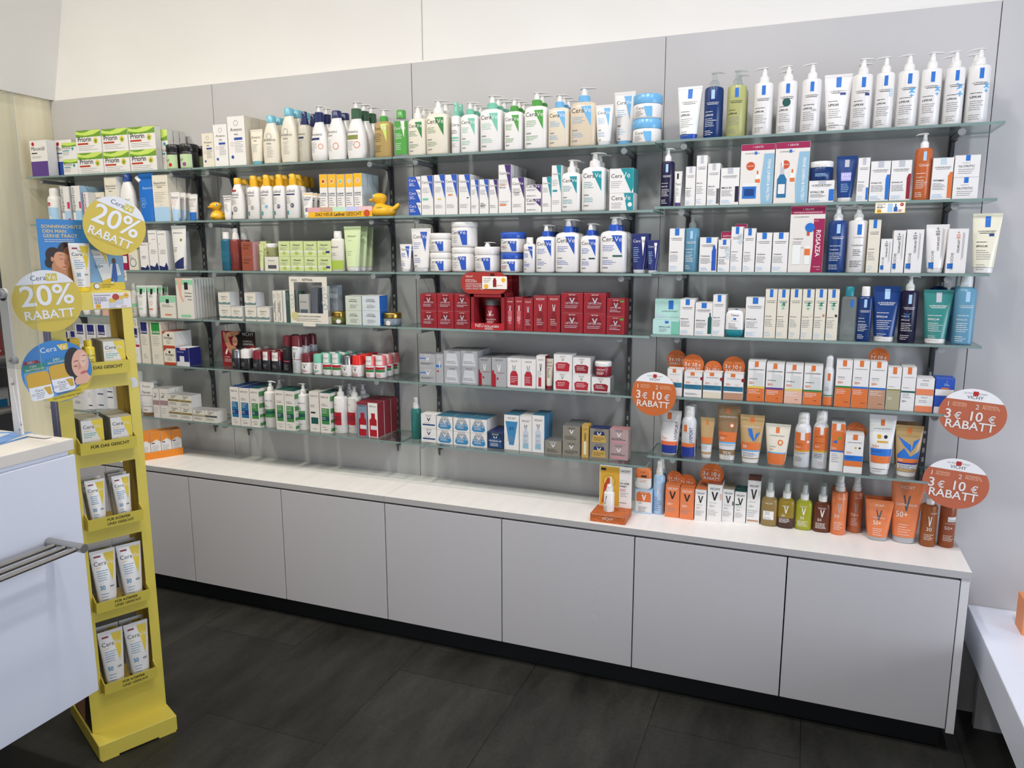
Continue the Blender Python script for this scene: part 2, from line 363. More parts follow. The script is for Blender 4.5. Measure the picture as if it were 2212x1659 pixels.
def product(code, cols, w, h, d, design, o):
    name = NAMES[code][0]; mb = MB(); c0 = mat(cols[0], 'paper' if code == 'B' else 'plastic')
    c1 = mat(cols[1], 'plastic') if len(cols) > 1 else mat('w', 'plastic')
    hw, hd = w/2, d/2
    parts = []
    if code == 'B':
        mb.box(-hw, hw, -hd, hd, 0, h, c0)
        e = .0006
        print_on(mb, design, w-.001, h-.0006, lambda x, z: -hd, True, top=(-hw, hw, -hd, hd, h), side=(-hw, hw, -hd, hd, h))
        # lid flap seam
        mb.add([(-hw*.98, -hd-.0001, h-.001), (hw*.98, -hd-.0001, h-.001), (hw*.98, -hd-.0001, h-.0004), (-hw*.98, -hd-.0001, h-.0004)], [(0, 1, 2, 3)], mat('gy'))
        return mb.build(name)
    if code in ('CP', 'CQ'):
        hb = h*.755; n = 3.4 if code == 'CP' else 3
        R = [(0, hw*.86, hd*.85, n), (h*.012, hw*.95, hd*.95, n), (h*.035, hw, hd, n), (hb*.87, hw, hd, n), (hb*.925, hw*.965, hd*.93, n), (hb*.965, hw*.87, hd*.8, 2.8), (hb*.985, hw*.7, hd*.7, 2.4), (hb, hw*.5, hd*.6, 2.1)]
        mb.loft(R, c0)
        r = min(hw*.44, hd*.8); q = MB(); q.loft([(hb-.001, r, r, 2), (hb+h*.09, r*.96, r*.96, 2), (hb+h*.105, r*.8, r*.8, 2), (hb+h*.11, r*.5, r*.5, 2)], c1); parts.append(('collar', q))
        q = MB(); pump(q, hb+h*.11, h*.135, r, mat('w', 'plastic'), 1); parts.append(('pump_head', q))
    elif code == 'LP':
        hb = h*.775; n = 2
        R = [(0, hw*.93, hd*.93, n), (h*.015, hw, hd, n), (hb*.93, hw, hd, n), (hb*.97, hw*.95, hd*.95, n), (hb*.99, hw*.8, hd*.8, n), (hb, hw*.4, hd*.4, n)]
        mb.loft(R, c0)
        r = hw*.5; q = MB(); q.loft([(hb-.001, r, r, 2), (hb+h*.07, r*.97, r*.97, 2), (hb+h*.1, r*.62, r*.62, 2), (hb+h*.105, r*.4, r*.4, 2)], c1 if cols[1] != 'cl' else mat('cl~', 'plastic')); parts.append(('collar', q))
        q = MB(); pump(q, hb+h*.095, h*.13, r, c1 if cols[1] != 'cl' else mat('cl~', 'plastic'), -1 if 'n' in o else 1); parts.append(('pump_head', q))
    elif code in ('AV', 'FB'):
        hb = h*(.71 if code == 'AV' else .86); n = 2.3
        R = [(0, hw*.82, hd*.8, n), (h*.02, hw*.92, hd*.95, n), (hb*.2, hw, hd, n), (hb*.5, hw*.99, hd, n), (hb*.75, hw*.84, hd*.85, n), (hb*.88, hw*.64, hd*.75, n), (hb*.95, hw*.52, hd*.68, 2), (hb, hw*.46, hd*.62, 2)]
        mb.loft(R, c0)
        r = min(hw*.46, hd*.95)
        if code == 'AV':
            q = MB(); q.loft([(hb-.001, r, r, 2), (hb+h*.165, r*.98, r*.98, 2), (hb+h*.175, r*.6, r*.6, 2)], c1); parts.append(('collar', q))
            q = MB(); pump(q, hb+h*.17, h*.12, r*.85, mat('w', 'plastic'), 1); parts.append(('pump_head', q))
        else:
            q = MB(); q.loft([(hb-.001, r, r, 2), (h-.003, r*.98, r*.98, 2), (h, r*.86, r*.86, 2)], c1); parts.append(('cap', q))
    elif code == 'SB':
        hb = h*.75; n = 3
        R = [(0, hw*.9, hd*.9, n), (h*.02, hw*.98, hd, n), (hb*.9, hw, hd, n), (hb*.97, hw*.88, hd*.85, n), (hb, hw*.6, hd*.7, 2.4)]
        mb.loft(R, c0)
        r = hw*.54; q = MB(); q.loft([(hb-.001, r, hd*.8, 2.4), (hb+h*.15, r*.98, hd*.78, 2.4), (hb+h*.155, r*.85, hd*.7, 2.2), (h-h*.02, r*.8, hd*.65, 2.2, -r*.1), (h, r*.6, hd*.5, 2, -r*.15)], c1)
        q.box(-r*1.05, -r*.4, -hd*.25, hd*.25, h-h*.055, h-h*.015, c1); parts.append(('spray_head', q))
    elif code == 'BT':
        hb = h*.83; n = 3
        R = [(0, hw*.92, hd*.9, n), (h*.02, hw, hd, n), (hb*.92, hw, hd, n), (hb*.97, hw*.9, hd*.88, n), (hb, hw*.5, hd*.6, 2.2)]
        mb.loft(R, c0)
        r = min(hw*.58, hd*.9); q = MB(); q.loft([(hb-.001, r, r, 2), (h-h*.07, r, r, 2), (h-h*.065, r*.97, r*.97, 2), (h-.002, r*.97, r*.97, 2), (h, r*.85, r*.85, 2)], c1); parts.append(('cap', q))
    elif code == 'SP':
        hb = h*.74; n = 2
        R = [(0, hw*.93, hd*.93, n), (h*.015, hw, hd, n), (hb*.93, hw, hd, n), (hb*.98, hw*.88, hd*.88, n), (hb, hw*.6, hd*.6, n)]
        mb.loft(R, c0)
        r = hw*.62; q = MB(); q.loft([(hb-.001, r, r, 2), (hb+h*.07, r*.98, r*.98, 2), (hb+h*.072, r*.86, r*.86, 2), (hb+h*.13, r*.82, r*.82, 2), (hb+h*.14, r*.7, r*.7, 2), (h-h*.015, r*.68, r*.68, 2), (h, r*.58, r*.58, 2)], c1)
        q.tube((0, -r*.5, h-h*.06), (0, -r*.95, h-h*.06), r*.18, c1, n=10); parts.append(('spray_head', q))
    elif code == 'MS':
        hb = h*.63; n = 2.6
        R = [(0, hw*.85, hd*.85, n), (h*.015, hw*.96, hd*.96, n), (h*.04, hw, hd, n), (hb*.8, hw, hd, n), (hb*.9, hw*.93, hd*.92, n), (hb*.97, hw*.7, hd*.75, 2.2), (hb, hw*.45, hd*.55, 2)]
        mb.loft(R, c0)
        r = min(hw*.52, hd*.8); q = MB(); q.loft([(hb-.001, r, r, 2), (hb+h*.12, r*.98, r*.98, 2), (hb+h*.125, r*.6, r*.6, 2), (hb+h*.23, r*.56, r*.56, 2), (hb+h*.29, r*.5, r*.5, 2), (hb+h*.295, r*.4, r*.4, 2)], c1); parts.append(('spray_head', q))
        q = MB(); q.loft([(hb+h*.1, r*1.04, r*1.04, 2), (hb+h*.22, r*.96, r*.96, 2), (h-.004, r*.74, r*.74, 2), (h, r*.6, r*.6, 2)], mat('cl~', 'plastic')); parts.append(('overcap', q))
    elif code == 'SC':
        hb = h*.78; n = 2
        R = [(0, hw*.95, hd*.95, n), (h*.01, hw, hd, n), (hb*.86, hw, hd, n), (hb*.93, hw*.93, hd*.93, n), (hb*.98, hw*.76, hd*.76, n), (hb, hw*.7, hd*.7, n)]
        mb.loft(R, c0)
        r = hw*.72 if cols[1] != 'mr2' else hw*.97
        q = MB(); q.loft([(hb*.96 if cols[1] != 'mr2' else hb*.84, r, r, 2), (h-h*.06, r*.97, r*.97, 2), (h-h*.02, r*.88, r*.88, 2), (h, r*.55, r*.55, 2)], c1); parts.append(('cap', q))
    elif code == 'TB':
        hc = h*.1; n = 2
        R = [(hc, hw*.72, hd*.95, 2.2), (h*.3, hw*.8, hd*.86, 2.2), (h*.6, hw*.9, hd*.55, 2.4), (h*.88, hw*.99, hd*.16, 3), (h*.93, hw, .0016, 4), (h, hw, .0012, 4)]
        mb.loft(R, c0, 30)
        q = MB(); a, b = hw*.66, hd*.88; q.loft([(0, a*.9, b*.92, 2.3), (.002, a, b, 2.3), (hc*.95, a*1.04, b*1.03, 2.3), (hc, a*.98, b*.97, 2.3)], c1); parts.append(('cap', q))
        q = MB(); q.box(-hw*1.0, hw*1.0, -.0022, .0022, h*.945, h, c0); parts.append(('seal', q)) if False else None
        mb.box(-hw, hw, -.0018, .0018, h*.95, h, c0)
    elif code in ('JR', 'JP'):
        lf = o.get('z', .3); H = h if code == 'JR' else h*.84; hb = H*(1-lf); n = 2
        R = [(0, hw*.9, hd*.9, n), (H*.03, hw*.97, hd*.97, n), (H*.08, hw, hd, n), (hb*.92, hw, hd, n), (hb, hw*.95, hd*.95, n)]
        mb.loft(R, c0, 36)
        q = MB(); q.loft([(hb-.0005, hw*1.0, hd*1.0, 2), (hb+.002, hw*1.02, hd*1.02, 2), (H-.004, hw*1.02, hd*1.02, 2), (H-.001, hw*.98, hd*.98, 2), (H, hw*.93, hd*.93, 2)], mat(cols[1], 'metal' if cols[1] == 'gl' else 'plastic'), 36); parts.append(('lid', q))
        if code == 'JP': q = MB(); q.loft([(H-.001, .011, .011, 2), (H+h*.08, .01, .01, 2)], c1, 16); pump(q, H+h*.02, h*.14, .016, c1, 1); parts.append(('pump_head', q))
    elif code == 'RO':
        hb = h*.56; n = 2.2
        R = [(0, hw*.82, hd*.82, n), (h*.02, hw*.92, hd*.92, n), (hb*.4, hw*.98, hd*.98, n), (hb*.9, hw, hd, n), (hb, hw*.96, hd*.96, n)]
        mb.loft(R, c0)
        C = [(hb, hw*.97, hd*.97, 2.2), (h-h*.07, hw*.92, hd*.92, 2.2), (h-h*.02, hw*.84, hd*.84, 2.2), (h, hw*.6, hd*.6, 2.2)]
        q = MB(); q.loft(C, mat(cols[1], 'metal' if cols[1] == 'sv' else 'plastic')); parts.append(('cap', q)); R = R+C[:2]
    elif code == 'OV':
        flip = 'f' in o; lo, hi = (c1, c0) if not flip else (c0, c1)
        n = 3.2; R = [(0, hw*.7, hd*.75, n), (h*.04, hw*.86, hd*.88, n), (h*.1, hw*.97, hd*.97, n), (h*.18, hw, hd, n), (h*.82, hw*.96, hd, n), (h*.92, hw*.86, hd*.9, n), (h*.97, hw*.7, hd*.75, n), (h, hw*.45, hd*.5, n)]
        zc = h*.27 if not flip else h*.52
        f = lambda z: [p for p in R if p[0] < z]
        def ip(z):
            for p, q in zip(R, R[1:]):
                if p[0] <= z <= q[0]:
                    t = (z-p[0])/(q[0]-p[0]); return (z,)+tuple(p[i]+t*(q[i]-p[i]) for i in (1, 2, 3))
        low = [p for p in R if p[0] < zc]+[ip(zc)]; up = [ip(zc)]+[p for p in R if p[0] > zc]
        mb.loft(up if not flip else low, c0); q = MB(); q.loft(low if not flip else up, c1); parts.append(('cap', q))
        design = design; hb = h
    elif code == 'PO':
        n = 2.6; R = [(0, hw*.86, hd, n), (h*.1, hw*.92, hd, n), (h*.55, hw*.97, hd*.7, n), (h*.85, hw, hd*.2, 3), (h, hw, .001, 4)]
        mb.loft(R, c0, 30); hb = h
        q = MB(); q.tube((-hw*.75, 0, h*.84), (-hw*1.25, 0, h*.93), .009, mat('w', 'plastic')); parts.append(('spout', q))
    if code == 'TB':
        hb = h
    sf = ring_surf(R)
    zc = [r[0] for r in R if 0 < r[0] < h]
    H = hb*.97 if code not in ('TB',) else h
    if code in ('AV', 'FB', 'MS'): zc += [h*.08, h*.3, h*.4]
    mid = hb*.9 if code != 'TB' else h*.9
    Wp = w*.97 if code not in ('TB', 'LP', 'SP', 'SC', 'JR', 'JP', 'RO') else w*(.84 if code == 'TB' else .93)
    if code == 'TB':
        # the printed face follows the taper: narrow at the foot, wide at the seal
        base = sf
    if code == 'TB':
        half = lambda z: min(hw, hw*.72+(hw*.27)*max(0, z-h*.1)/(h*.78))
        q = MB(); print_on(q, design, w*.93, H, lambda x, z: sf(x*half(z)/hw, z), False, zc+[h*.45, h*.75])
        q.v = [(x*half(z)/hw, y, z) for x, y, z in q.v]; b0 = len(mb.v); mb.v += q.v
        for f, mi in zip(q.f, q.m): mb.f.append(tuple(b0+i for i in f)); mb.m.append(mb.mi(q.mats[mi]))
    else: print_on(mb, design, Wp, H, sf, False, zc)
    root = mb.build(name, smooth=True)
    for pn, q in parts: q.build(pn, root, smooth=True)
    return root
# ------------------------------------------------------------------ surface materials
def surf_mat(name, base, rough=.5, scale=(4, 4, 4), amount=.04, bump=0, spec=.4, detail=4):
    m = bpy.data.materials.new(name); m.use_nodes = True; nt = m.node_tree; b = nt.nodes['Principled BSDF']; L = nt.links.new
    tc = nt.nodes.new('ShaderNodeTexCoord'); mp = nt.nodes.new('ShaderNodeMapping'); n = nt.nodes.new('ShaderNodeTexNoise')
    mp.inputs['Scale'].default_value = scale; n.inputs['Detail'].default_value = detail; n.inputs['Scale'].default_value = 1
    L(tc.outputs['Object'], mp.inputs[0]); L(mp.outputs[0], n.inputs[0])
    r = nt.nodes.new('ShaderNodeValToRGB'); c = rgb(base)
    r.color_ramp.elements[0].position = .3; r.color_ramp.elements[1].position = .7
    r.color_ramp.elements[0].color = tuple(v*(1-amount) for v in c[:3]) + (1,); r.color_ramp.elements[1].color = tuple(min(1, v*(1+amount)) for v in c[:3]) + (1,)
    L(n.outputs[0], r.inputs[0]); L(r.outputs[0], b.inputs['Base Color'])
    b.inputs['Roughness'].default_value = rough; b.inputs['Specular IOR Level'].default_value = spec
    if bump:
        bn = nt.nodes.new('ShaderNodeBump'); bn.inputs['Strength'].default_value = bump; bn.inputs['Distance'].default_value = .002
        L(n.outputs[0], bn.inputs['Height']); L(bn.outputs[0], b.inputs['Normal'])
    return m
M_PANEL = surf_mat('panel_laminate', 'c0bfbf', .42, (1.5, 1.5, .8), .03)
M_UP = surf_mat('upper_wall_paint', 'edebe6', .8, (2, 2, 2), .02)
M_TOP = surf_mat('worktop_laminate', 'efece8', .45, (30, 4, 4), .035)
M_DOOR = surf_mat('door_lacquer', 'c4c3c6', .38, (2, 2, 1), .015)
M_EDGE = surf_mat('door_edge', 'd6d5d6', .4, (5, 5, 5), .02)
M_BAND = surf_mat('worktop_edge_band', 'b4b3b3', .45, (5, 5, 5), .02)
M_CARC = surf_mat('cabinet_carcass', '3c3d40', .7, (5, 5, 5), .05)
M_PLINTH = surf_mat('toe_kick_black', '1d1f22', .6, (5, 5, 5), .08)
M_DESK = surf_mat('desk_lacquer', 'eaeffb', .3, (2, 2, 2), .015)
M_DTOP = surf_mat('desk_top', 'e6e1d8', .45, (8, 8, 8), .03)
M_WOOD = surf_mat('maple_veneer', 'efe4c6', .5, (9, 9, .9), .2, .05, detail=8)
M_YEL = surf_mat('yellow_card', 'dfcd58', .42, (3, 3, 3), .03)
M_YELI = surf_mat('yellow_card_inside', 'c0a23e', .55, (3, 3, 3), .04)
M_GREY = surf_mat('rear_grey', '8a8a88', .7, (3, 3, 3), .06)
M_DARK = mat('4a4c50', 'plastic'); M_ROD = mat('6e7074', 'plastic'); M_STEEL = mat('b9b6b0', 'metal')
# floor: staggered dark slate tiles, .476 m wide and twice as long
M_FLOOR = bpy.data.materials.new('slate_floor_tiles'); M_FLOOR.use_nodes = True
nt = M_FLOOR.node_tree; b = nt.nodes['Principled BSDF']; L = nt.links.new
tc = nt.nodes.new('ShaderNodeTexCoord'); mp = nt.nodes.new('ShaderNodeMapping'); mp.inputs['Rotation'].default_value = (0, 0, math.radians(90)); 
br = nt.nodes.new('ShaderNodeTexBrick'); br.offset = .5; br.offset_frequency = 2; br.squash = 1
br.inputs['Scale'].default_value = 1; br.inputs['Mortar Size'].default_value = .0016; br.inputs['Mortar Smooth'].default_value = .3
br.inputs['Brick Width'].default_value = .956; br.inputs['Row Height'].default_value = .476; br.inputs['Bias'].default_value = 0
br.inputs['Color1'].default_value = rgb('282825'); br.inputs['Color2'].default_value = rgb('2f2f2b'); br.inputs['Mortar'].default_value = rgb('0e0e0e')
# rows run along x: shift so that a joint falls at x = -.33 and y = -.475
mp.inputs['Location'].default_value = (-.475, .33 + .476*12, 0)
L(tc.outputs['Object'], mp.inputs[0]); L(mp.outputs[0], br.inputs[0])
n1 = nt.nodes.new('ShaderNodeTexNoise'); n1.inputs['Scale'].default_value = 2.2; n1.inputs['Detail'].default_value = 8; n1.inputs['Roughness'].default_value = .65
mp2 = nt.nodes.new('ShaderNodeMapping'); mp2.inputs['Scale'].default_value = (2.6, .8, 1); L(tc.outputs['Object'], mp2.inputs[0]); L(mp2.outputs[0], n1.inputs[0])
n2 = nt.nodes.new('ShaderNodeTexNoise'); n2.inputs['Scale'].default_value = 70; n2.inputs['Detail'].default_value = 4; L(tc.outputs['Object'], n2.inputs[0])
mr = nt.nodes.new('ShaderNodeMapRange'); mr.inputs[1].default_value = .3; mr.inputs[2].default_value = .7; mr.inputs[3].default_value = .42; mr.inputs[4].default_value = 1.75; L(n1.outputs[0], mr.inputs[0])
mr2 = nt.nodes.new('ShaderNodeMapRange'); mr2.inputs[3].default_value = .6; mr2.inputs[4].default_value = 1.4; L(n2.outputs[0], mr2.inputs[0])
mu = nt.nodes.new('ShaderNodeMath'); mu.operation = 'MULTIPLY'; L(mr.outputs[0], mu.inputs[0]); L(mr2.outputs[0], mu.inputs[1])
vm = nt.nodes.new('ShaderNodeVectorMath'); vm.operation = 'SCALE'; L(br.outputs[0], vm.inputs[0]); L(mu.outputs[0], vm.inputs['Scale']); L(vm.outputs[0], b.inputs['Base Color'])
b.inputs['Roughness'].default_value = .5; b.inputs['Specular IOR Level'].default_value = .35
# glass: clear faces that mirror at grazing angles, greenish cut edges
def glass(name, tint, edge=False):
    m = bpy.data.materials.new(name); m.use_nodes = True; nt = m.node_tree; nt.nodes.remove(nt.nodes['Principled BSDF']); out = nt.nodes['Material Output']
    t = nt.nodes.new('ShaderNodeBsdfTransparent'); t.inputs[0].default_value = rgb(tint)
    g = nt.nodes.new('ShaderNodeBsdfGlossy'); g.inputs['Roughness'].default_value = .03 if not edge else .2; g.inputs[0].default_value = (1, 1, 1, 1) if not edge else rgb('9fc0b8')
    fr = nt.nodes.new('ShaderNodeFresnel'); fr.inputs[0].default_value = 1.5
    mx = nt.nodes.new('ShaderNodeMixShader')
    if edge:
        d = nt.nodes.new('ShaderNodeBsdfDiffuse'); d.inputs[0].default_value = rgb('a3bab6' if name[0] == 's' else 'c8d0d0'); m2 = nt.nodes.new('ShaderNodeMixShader'); m2.inputs[0].default_value = .6 if name[0] == 's' else .25
        nt.links.new(t.outputs[0], m2.inputs[1]); nt.links.new(d.outputs[0], m2.inputs[2]); nt.links.new(m2.outputs[0], mx.inputs[1]); mx.inputs[0].default_value = .18
    else:
        ge = nt.nodes.new('ShaderNodeNewGeometry'); io = nt.nodes.new('ShaderNodeMapRange'); io.inputs[3].default_value = 1.5; io.inputs[4].default_value = 1/1.5
        nt.links.new(ge.outputs['Backfacing'], io.inputs[0]); nt.links.new(io.outputs[0], fr.inputs[0])
        nt.links.new(t.outputs[0], mx.inputs[1]); nt.links.new(fr.outputs[0], mx.inputs[0])
    nt.links.new(g.outputs[0], mx.inputs[2]); nt.links.new(mx.outputs[0], out.inputs[0])
    return m
M_GLASS = glass('shelf_glass', 'f0f5f3'); M_GEDGE = glass('shelf_glass_edge', '9cc0b6', True)
M_ACR = glass('clear_acrylic', 'fbfcfc'); M_ACRE = glass('acrylic_edge', 'e8eeee', True)

# ------------------------------------------------------------------ the room
def struct(name, x0, x1, y0, y1, z0, z1, m, bev=0):
    q = MB(); q.box(x0, x1, y0, y1, z0, z1, m, bev); return tag(q.build(name), kind='structure')
struct('floor', -4, 4.5, -4.5, .1, -.05, 0, M_FLOOR)
struct('wall_back', -2.03, 4.5, .012, .1, 0, 3.4, M_UP)
for i, (a, c) in enumerate(((-2.006, -1), (-1, 0), (0, 1), (1, 2), (2, 3.2))):
    struct('trim_%d' % (i+1), a+.0015, c-.0015, 0, .0115, 0, 2.302, M_PANEL)
struct('trim_6', .0445, .0465, .0100, .0118, 2.31, 3.4, mat('b0aca4', 'matt'))
struct('wall_left', -2.03, -2.0062, -.322, .012, 0, 2.305, M_WOOD)
# white bulkhead over the wood end wall, leaning into the room
tag(obj('wall_left_upper', [(-2.03, .012, 2.3055), (-1.985, .012, 2.3055), (-1.71, .012, 3.4), (-2.03, .012, 3.4), (-2.03, -4, 2.3055), (-1.985, -4, 2.3055), (-1.71, -4, 3.4), (-2.03, -4, 3.4)],
    [(0, 3, 2, 1), (4, 5, 6, 7), (1, 2, 6, 5), (0, 1, 5, 4), (3, 7, 6, 2), (0, 4, 7, 3)], [M_UP]), kind='structure')
struct('wall_left_rear', -2.95, -2.9, -4, 1.2, 0, 3.0, M_GREY)
struct('wall_back_rear', -2.9, -2.031, .9, 1.0, 0, 3.0, M_GREY)
struct('baseboard_back', -2.0, 1.985, -.245, -.235, 0, .094, M_PLINTH)

# ------------------------------------------------------------------ base cabinets, worktops, podium
for k in range(8):
    x0 = -2.0+k*.5; x1 = x0+.5
    t = empty('base_cabinet', ((x0+x1)/2, -.15, .094))
    place = ['first from the wood wall, mostly behind the yellow stand', 'second from the wood wall', 'third from the wood wall', 'fourth from the wood wall', 'fourth from the free end', 'third from the free end', 'second from the free end', 'at the free end'][k]
    tag(t, 'low grey-white cabinet with handleless door, ' + place, 'cabinet', 'base cabinets under the worktop')
    hw = .2495
    q = MB(); q.box(-hw, hw, -.134, .149, .002, .497, M_CARC); q.build('body', t)
    q = MB(); q.box(-hw+.0015, hw-.0015-(.010 if k == 7 else 0), -.153, -.1345, .002, .492, M_DOOR, .0012); q.build('door', t)
    if k == 7:
        q = MB(); q.box(hw-.0085, hw+.0145, -.1505, .149, -.012, .4985, M_EDGE, .001); q.build('side_panel', t)
for x0, x1, lb in ((-2.005, -.0006, 'long white worktop over the cabinets near the yellow stand'), (.0006, 2.016, 'long white worktop carrying the orange sun products')):
    q = MB(); q.box(x0, x1, -.3042, -.0005, .594, .6178, M_TOP, .0006); q.box(x0, x1, -.3052, -.3043, .5945, .6172, M_BAND); tag(q.build('worktop'), lb, 'worktop', 'worktops')
t = empty('display_podium', (2.6, -1.5, 0)); tag(t, 'low white podium with thick floating top beside the cabinets', 'podium')
q = MB(); q.box(-.525, .9, -1.4, 1.499, .262, .39, M_DESK, .003); q.build('top', t)
q = MB(); q.box(-.49, .9, 1.40, 1.43, 0, .261, M_PANEL); q.box(-.38, -.36, -1.0, 1.39, 0, .261, M_PANEL); q.build('base_panel', t)
q = MB(); q.box(-.07, .07, -.04, .04, 0, .11, mat('e8925a', 'paper')); o = q.build('carton', None, (2.2595, -.145, .3905)); tag(o, 'plain orange carton on the low white podium', 'carton')

# ------------------------------------------------------------------ shelf uprights with brackets, glass shelves
Z = {1: 1.921, 2: 1.703, 3: 1.491, 4: 1.279, 5: 1.065, 6: .816}
Z4 = {1: 1.925, 2: 1.713, 3: 1.498, 4: 1.285, 5: 1.073, 6: .857}
SHN = {0: 'worktop', 1: 'top shelf', 2: 'second shelf', 3: 'third shelf', 4: 'fourth shelf', 5: 'fifth shelf', 6: 'bottom shelf'}
BAYN = {1: 'first bay', 2: 'second bay', 3: 'third bay', 4: 'fourth bay', 5: 'fourth bay'}
for i, x in enumerate((-1.9, -1.1, -.9, -.1, .1, .9, 1.1, 1.9)):
    bay = i//2+1; zz = Z4 if bay == 4 else Z
    t = empty('shelf_upright', (x, 0, .745))
    tag(t, 'slotted dark metal upright with brackets, %s edge of the %s' % ('wood-wall' if i % 2 == 0 else 'window', BAYN[bay]), 'shelf upright', 'uprights carrying the glass shelves')
    q = MB(); top = zz[1]-.745-.008
    q.box(-.0085, .0085, -.010, -.0006, 0, top, M_DARK)
    z = .03
    while z < top-.03: q.box(-.0035, .0035, -.0104, -.0101, z, z+.016, mat('a6a6a8')); z += .032
    q.build('rail', t)
    for s in range(1, 7):
        z = zz[s]-.745-.0085
        q = MB(); th = .0035
        q.add([(sx*th, y, zq) for sx in (-1, 1) for y, zq in ((-.011, z-.004), (-.034, z-.004), (-.034, z-.022), (-.022, z-.055), (-.015, z-.085), (-.011, z-.088))],
              [(0, 1, 2, 3, 4, 5), (11, 10, 9, 8, 7, 6)] + [(k, (k+1) % 6+0, (k+1) % 6+6, k+6) for k in range(6)], M_DARK)
        bp_ = q.build('bracket', t)
        q = MB(); q.tube((0, -.03, z-.011), (0, -.165, z-.0105), .0085, M_ROD, n=18); q.tube((0, -.166, z-.011), (0, -.171, z-.011), .0104, mat('9a9b9d', 'plastic'), n=18)
        q.tube((0, -.028, z-.011), (0, -.038, z-.011), .0115, mat('222426', 'plastic'), n=18)
        q.build('rod', bp_)
for bay, (x0, x1) in {1: (-1.955, -.952), 2: (-.948, .0195), 3: (.0225, 1.012), 4: (1.016, 2.0)}.items():
    for s in range(1, 7):
        zz = (Z4 if bay == 4 else Z)[s]
        q = MB(); v = [(x, y, z) for z in (zz-.008, zz) for y in (-.205, -.0115) for x in (x0, x1)]
        q.add(v, [(0, 2, 3, 1), (4, 5, 7, 6)], M_GLASS); q.add(v, [(0, 1, 5, 4), (2, 6, 7, 3), (0, 4, 6, 2), (1, 3, 7, 5)], M_GEDGE)
        o = q.build('glass_shelf'); tag(o, 'clear glass shelf with greenish edge, %s of the %s' % (SHN[s], BAYN[bay]), 'shelf', 'glass shelves')

# ------------------------------------------------------------------ all the stock
cache = {}; ORD = ['', 'second in row', 'third in row', 'fourth in row', 'fifth in row', 'sixth in row', 'seventh in row', 'eighth in row']
def place_all(text):
    bs = None
    for ln in text.strip().split('\n'):
        if ln[0] == '#': bs = (int(ln[1]), int(ln[2])); continue
        geo, design, desc, op = ln.split('~~'); g = geo.split(' ', 6); x, yf, z, w, d, h = (float(v)/1000 for v in g[:6]); code, _, cols = g[6].partition(':')
        cols = cols.split(',')
        o = {}
        for tk in op.split(','):
            if tk in ('nl', 'fl'): o[tk[0]] = 1
            elif tk: o[tk[0]] = float(tk[1:])
        rows = int(o.get('r', 1)); k = int(o.get('k', 1)); hh = h/k
        key = (code, tuple(cols), round(w, 3), round(hh, 3), round(d, 3), design, op)
        root = cache.get(key) or product(code, cols, w-.0006, hh-.0003, d, design, o); fresh = key not in cache; cache[key] = root
        name, cat = NAMES[code]
        shelf = '%s, %s' % (SHN[bs[1]], BAYN[bs[0]]) if bs[1] else 'on the worktop'
        grp = None
        if rows*k > 1: grp = '%s, %s' % (desc.split(',')[0], shelf)
        for r in range(rows):
            for q in range(k):
                t = root if fresh else copy_tree(root); fresh = False
                t.location = (x+random.uniform(-.0004, .0004), yf+d/2+r*(d+.004), z+q*hh+.0003)
                if code not in ('B',) : t.rotation_euler = (0, 0, math.radians(random.uniform(-2.5, 2.5)))
                bits = [desc]
                if k == 2: bits.append(('lower', 'upper')[q])
                elif k == 3: bits.append(('lowest', 'middle', 'topmost')[q])
                if r: bits.append(ORD[r])
                bits.append(shelf)
                lab = ', '.join(bits)
                tag(t, lab, cat)
                if grp: t['group'] = grp
                elif 'group' in t: del t['group']
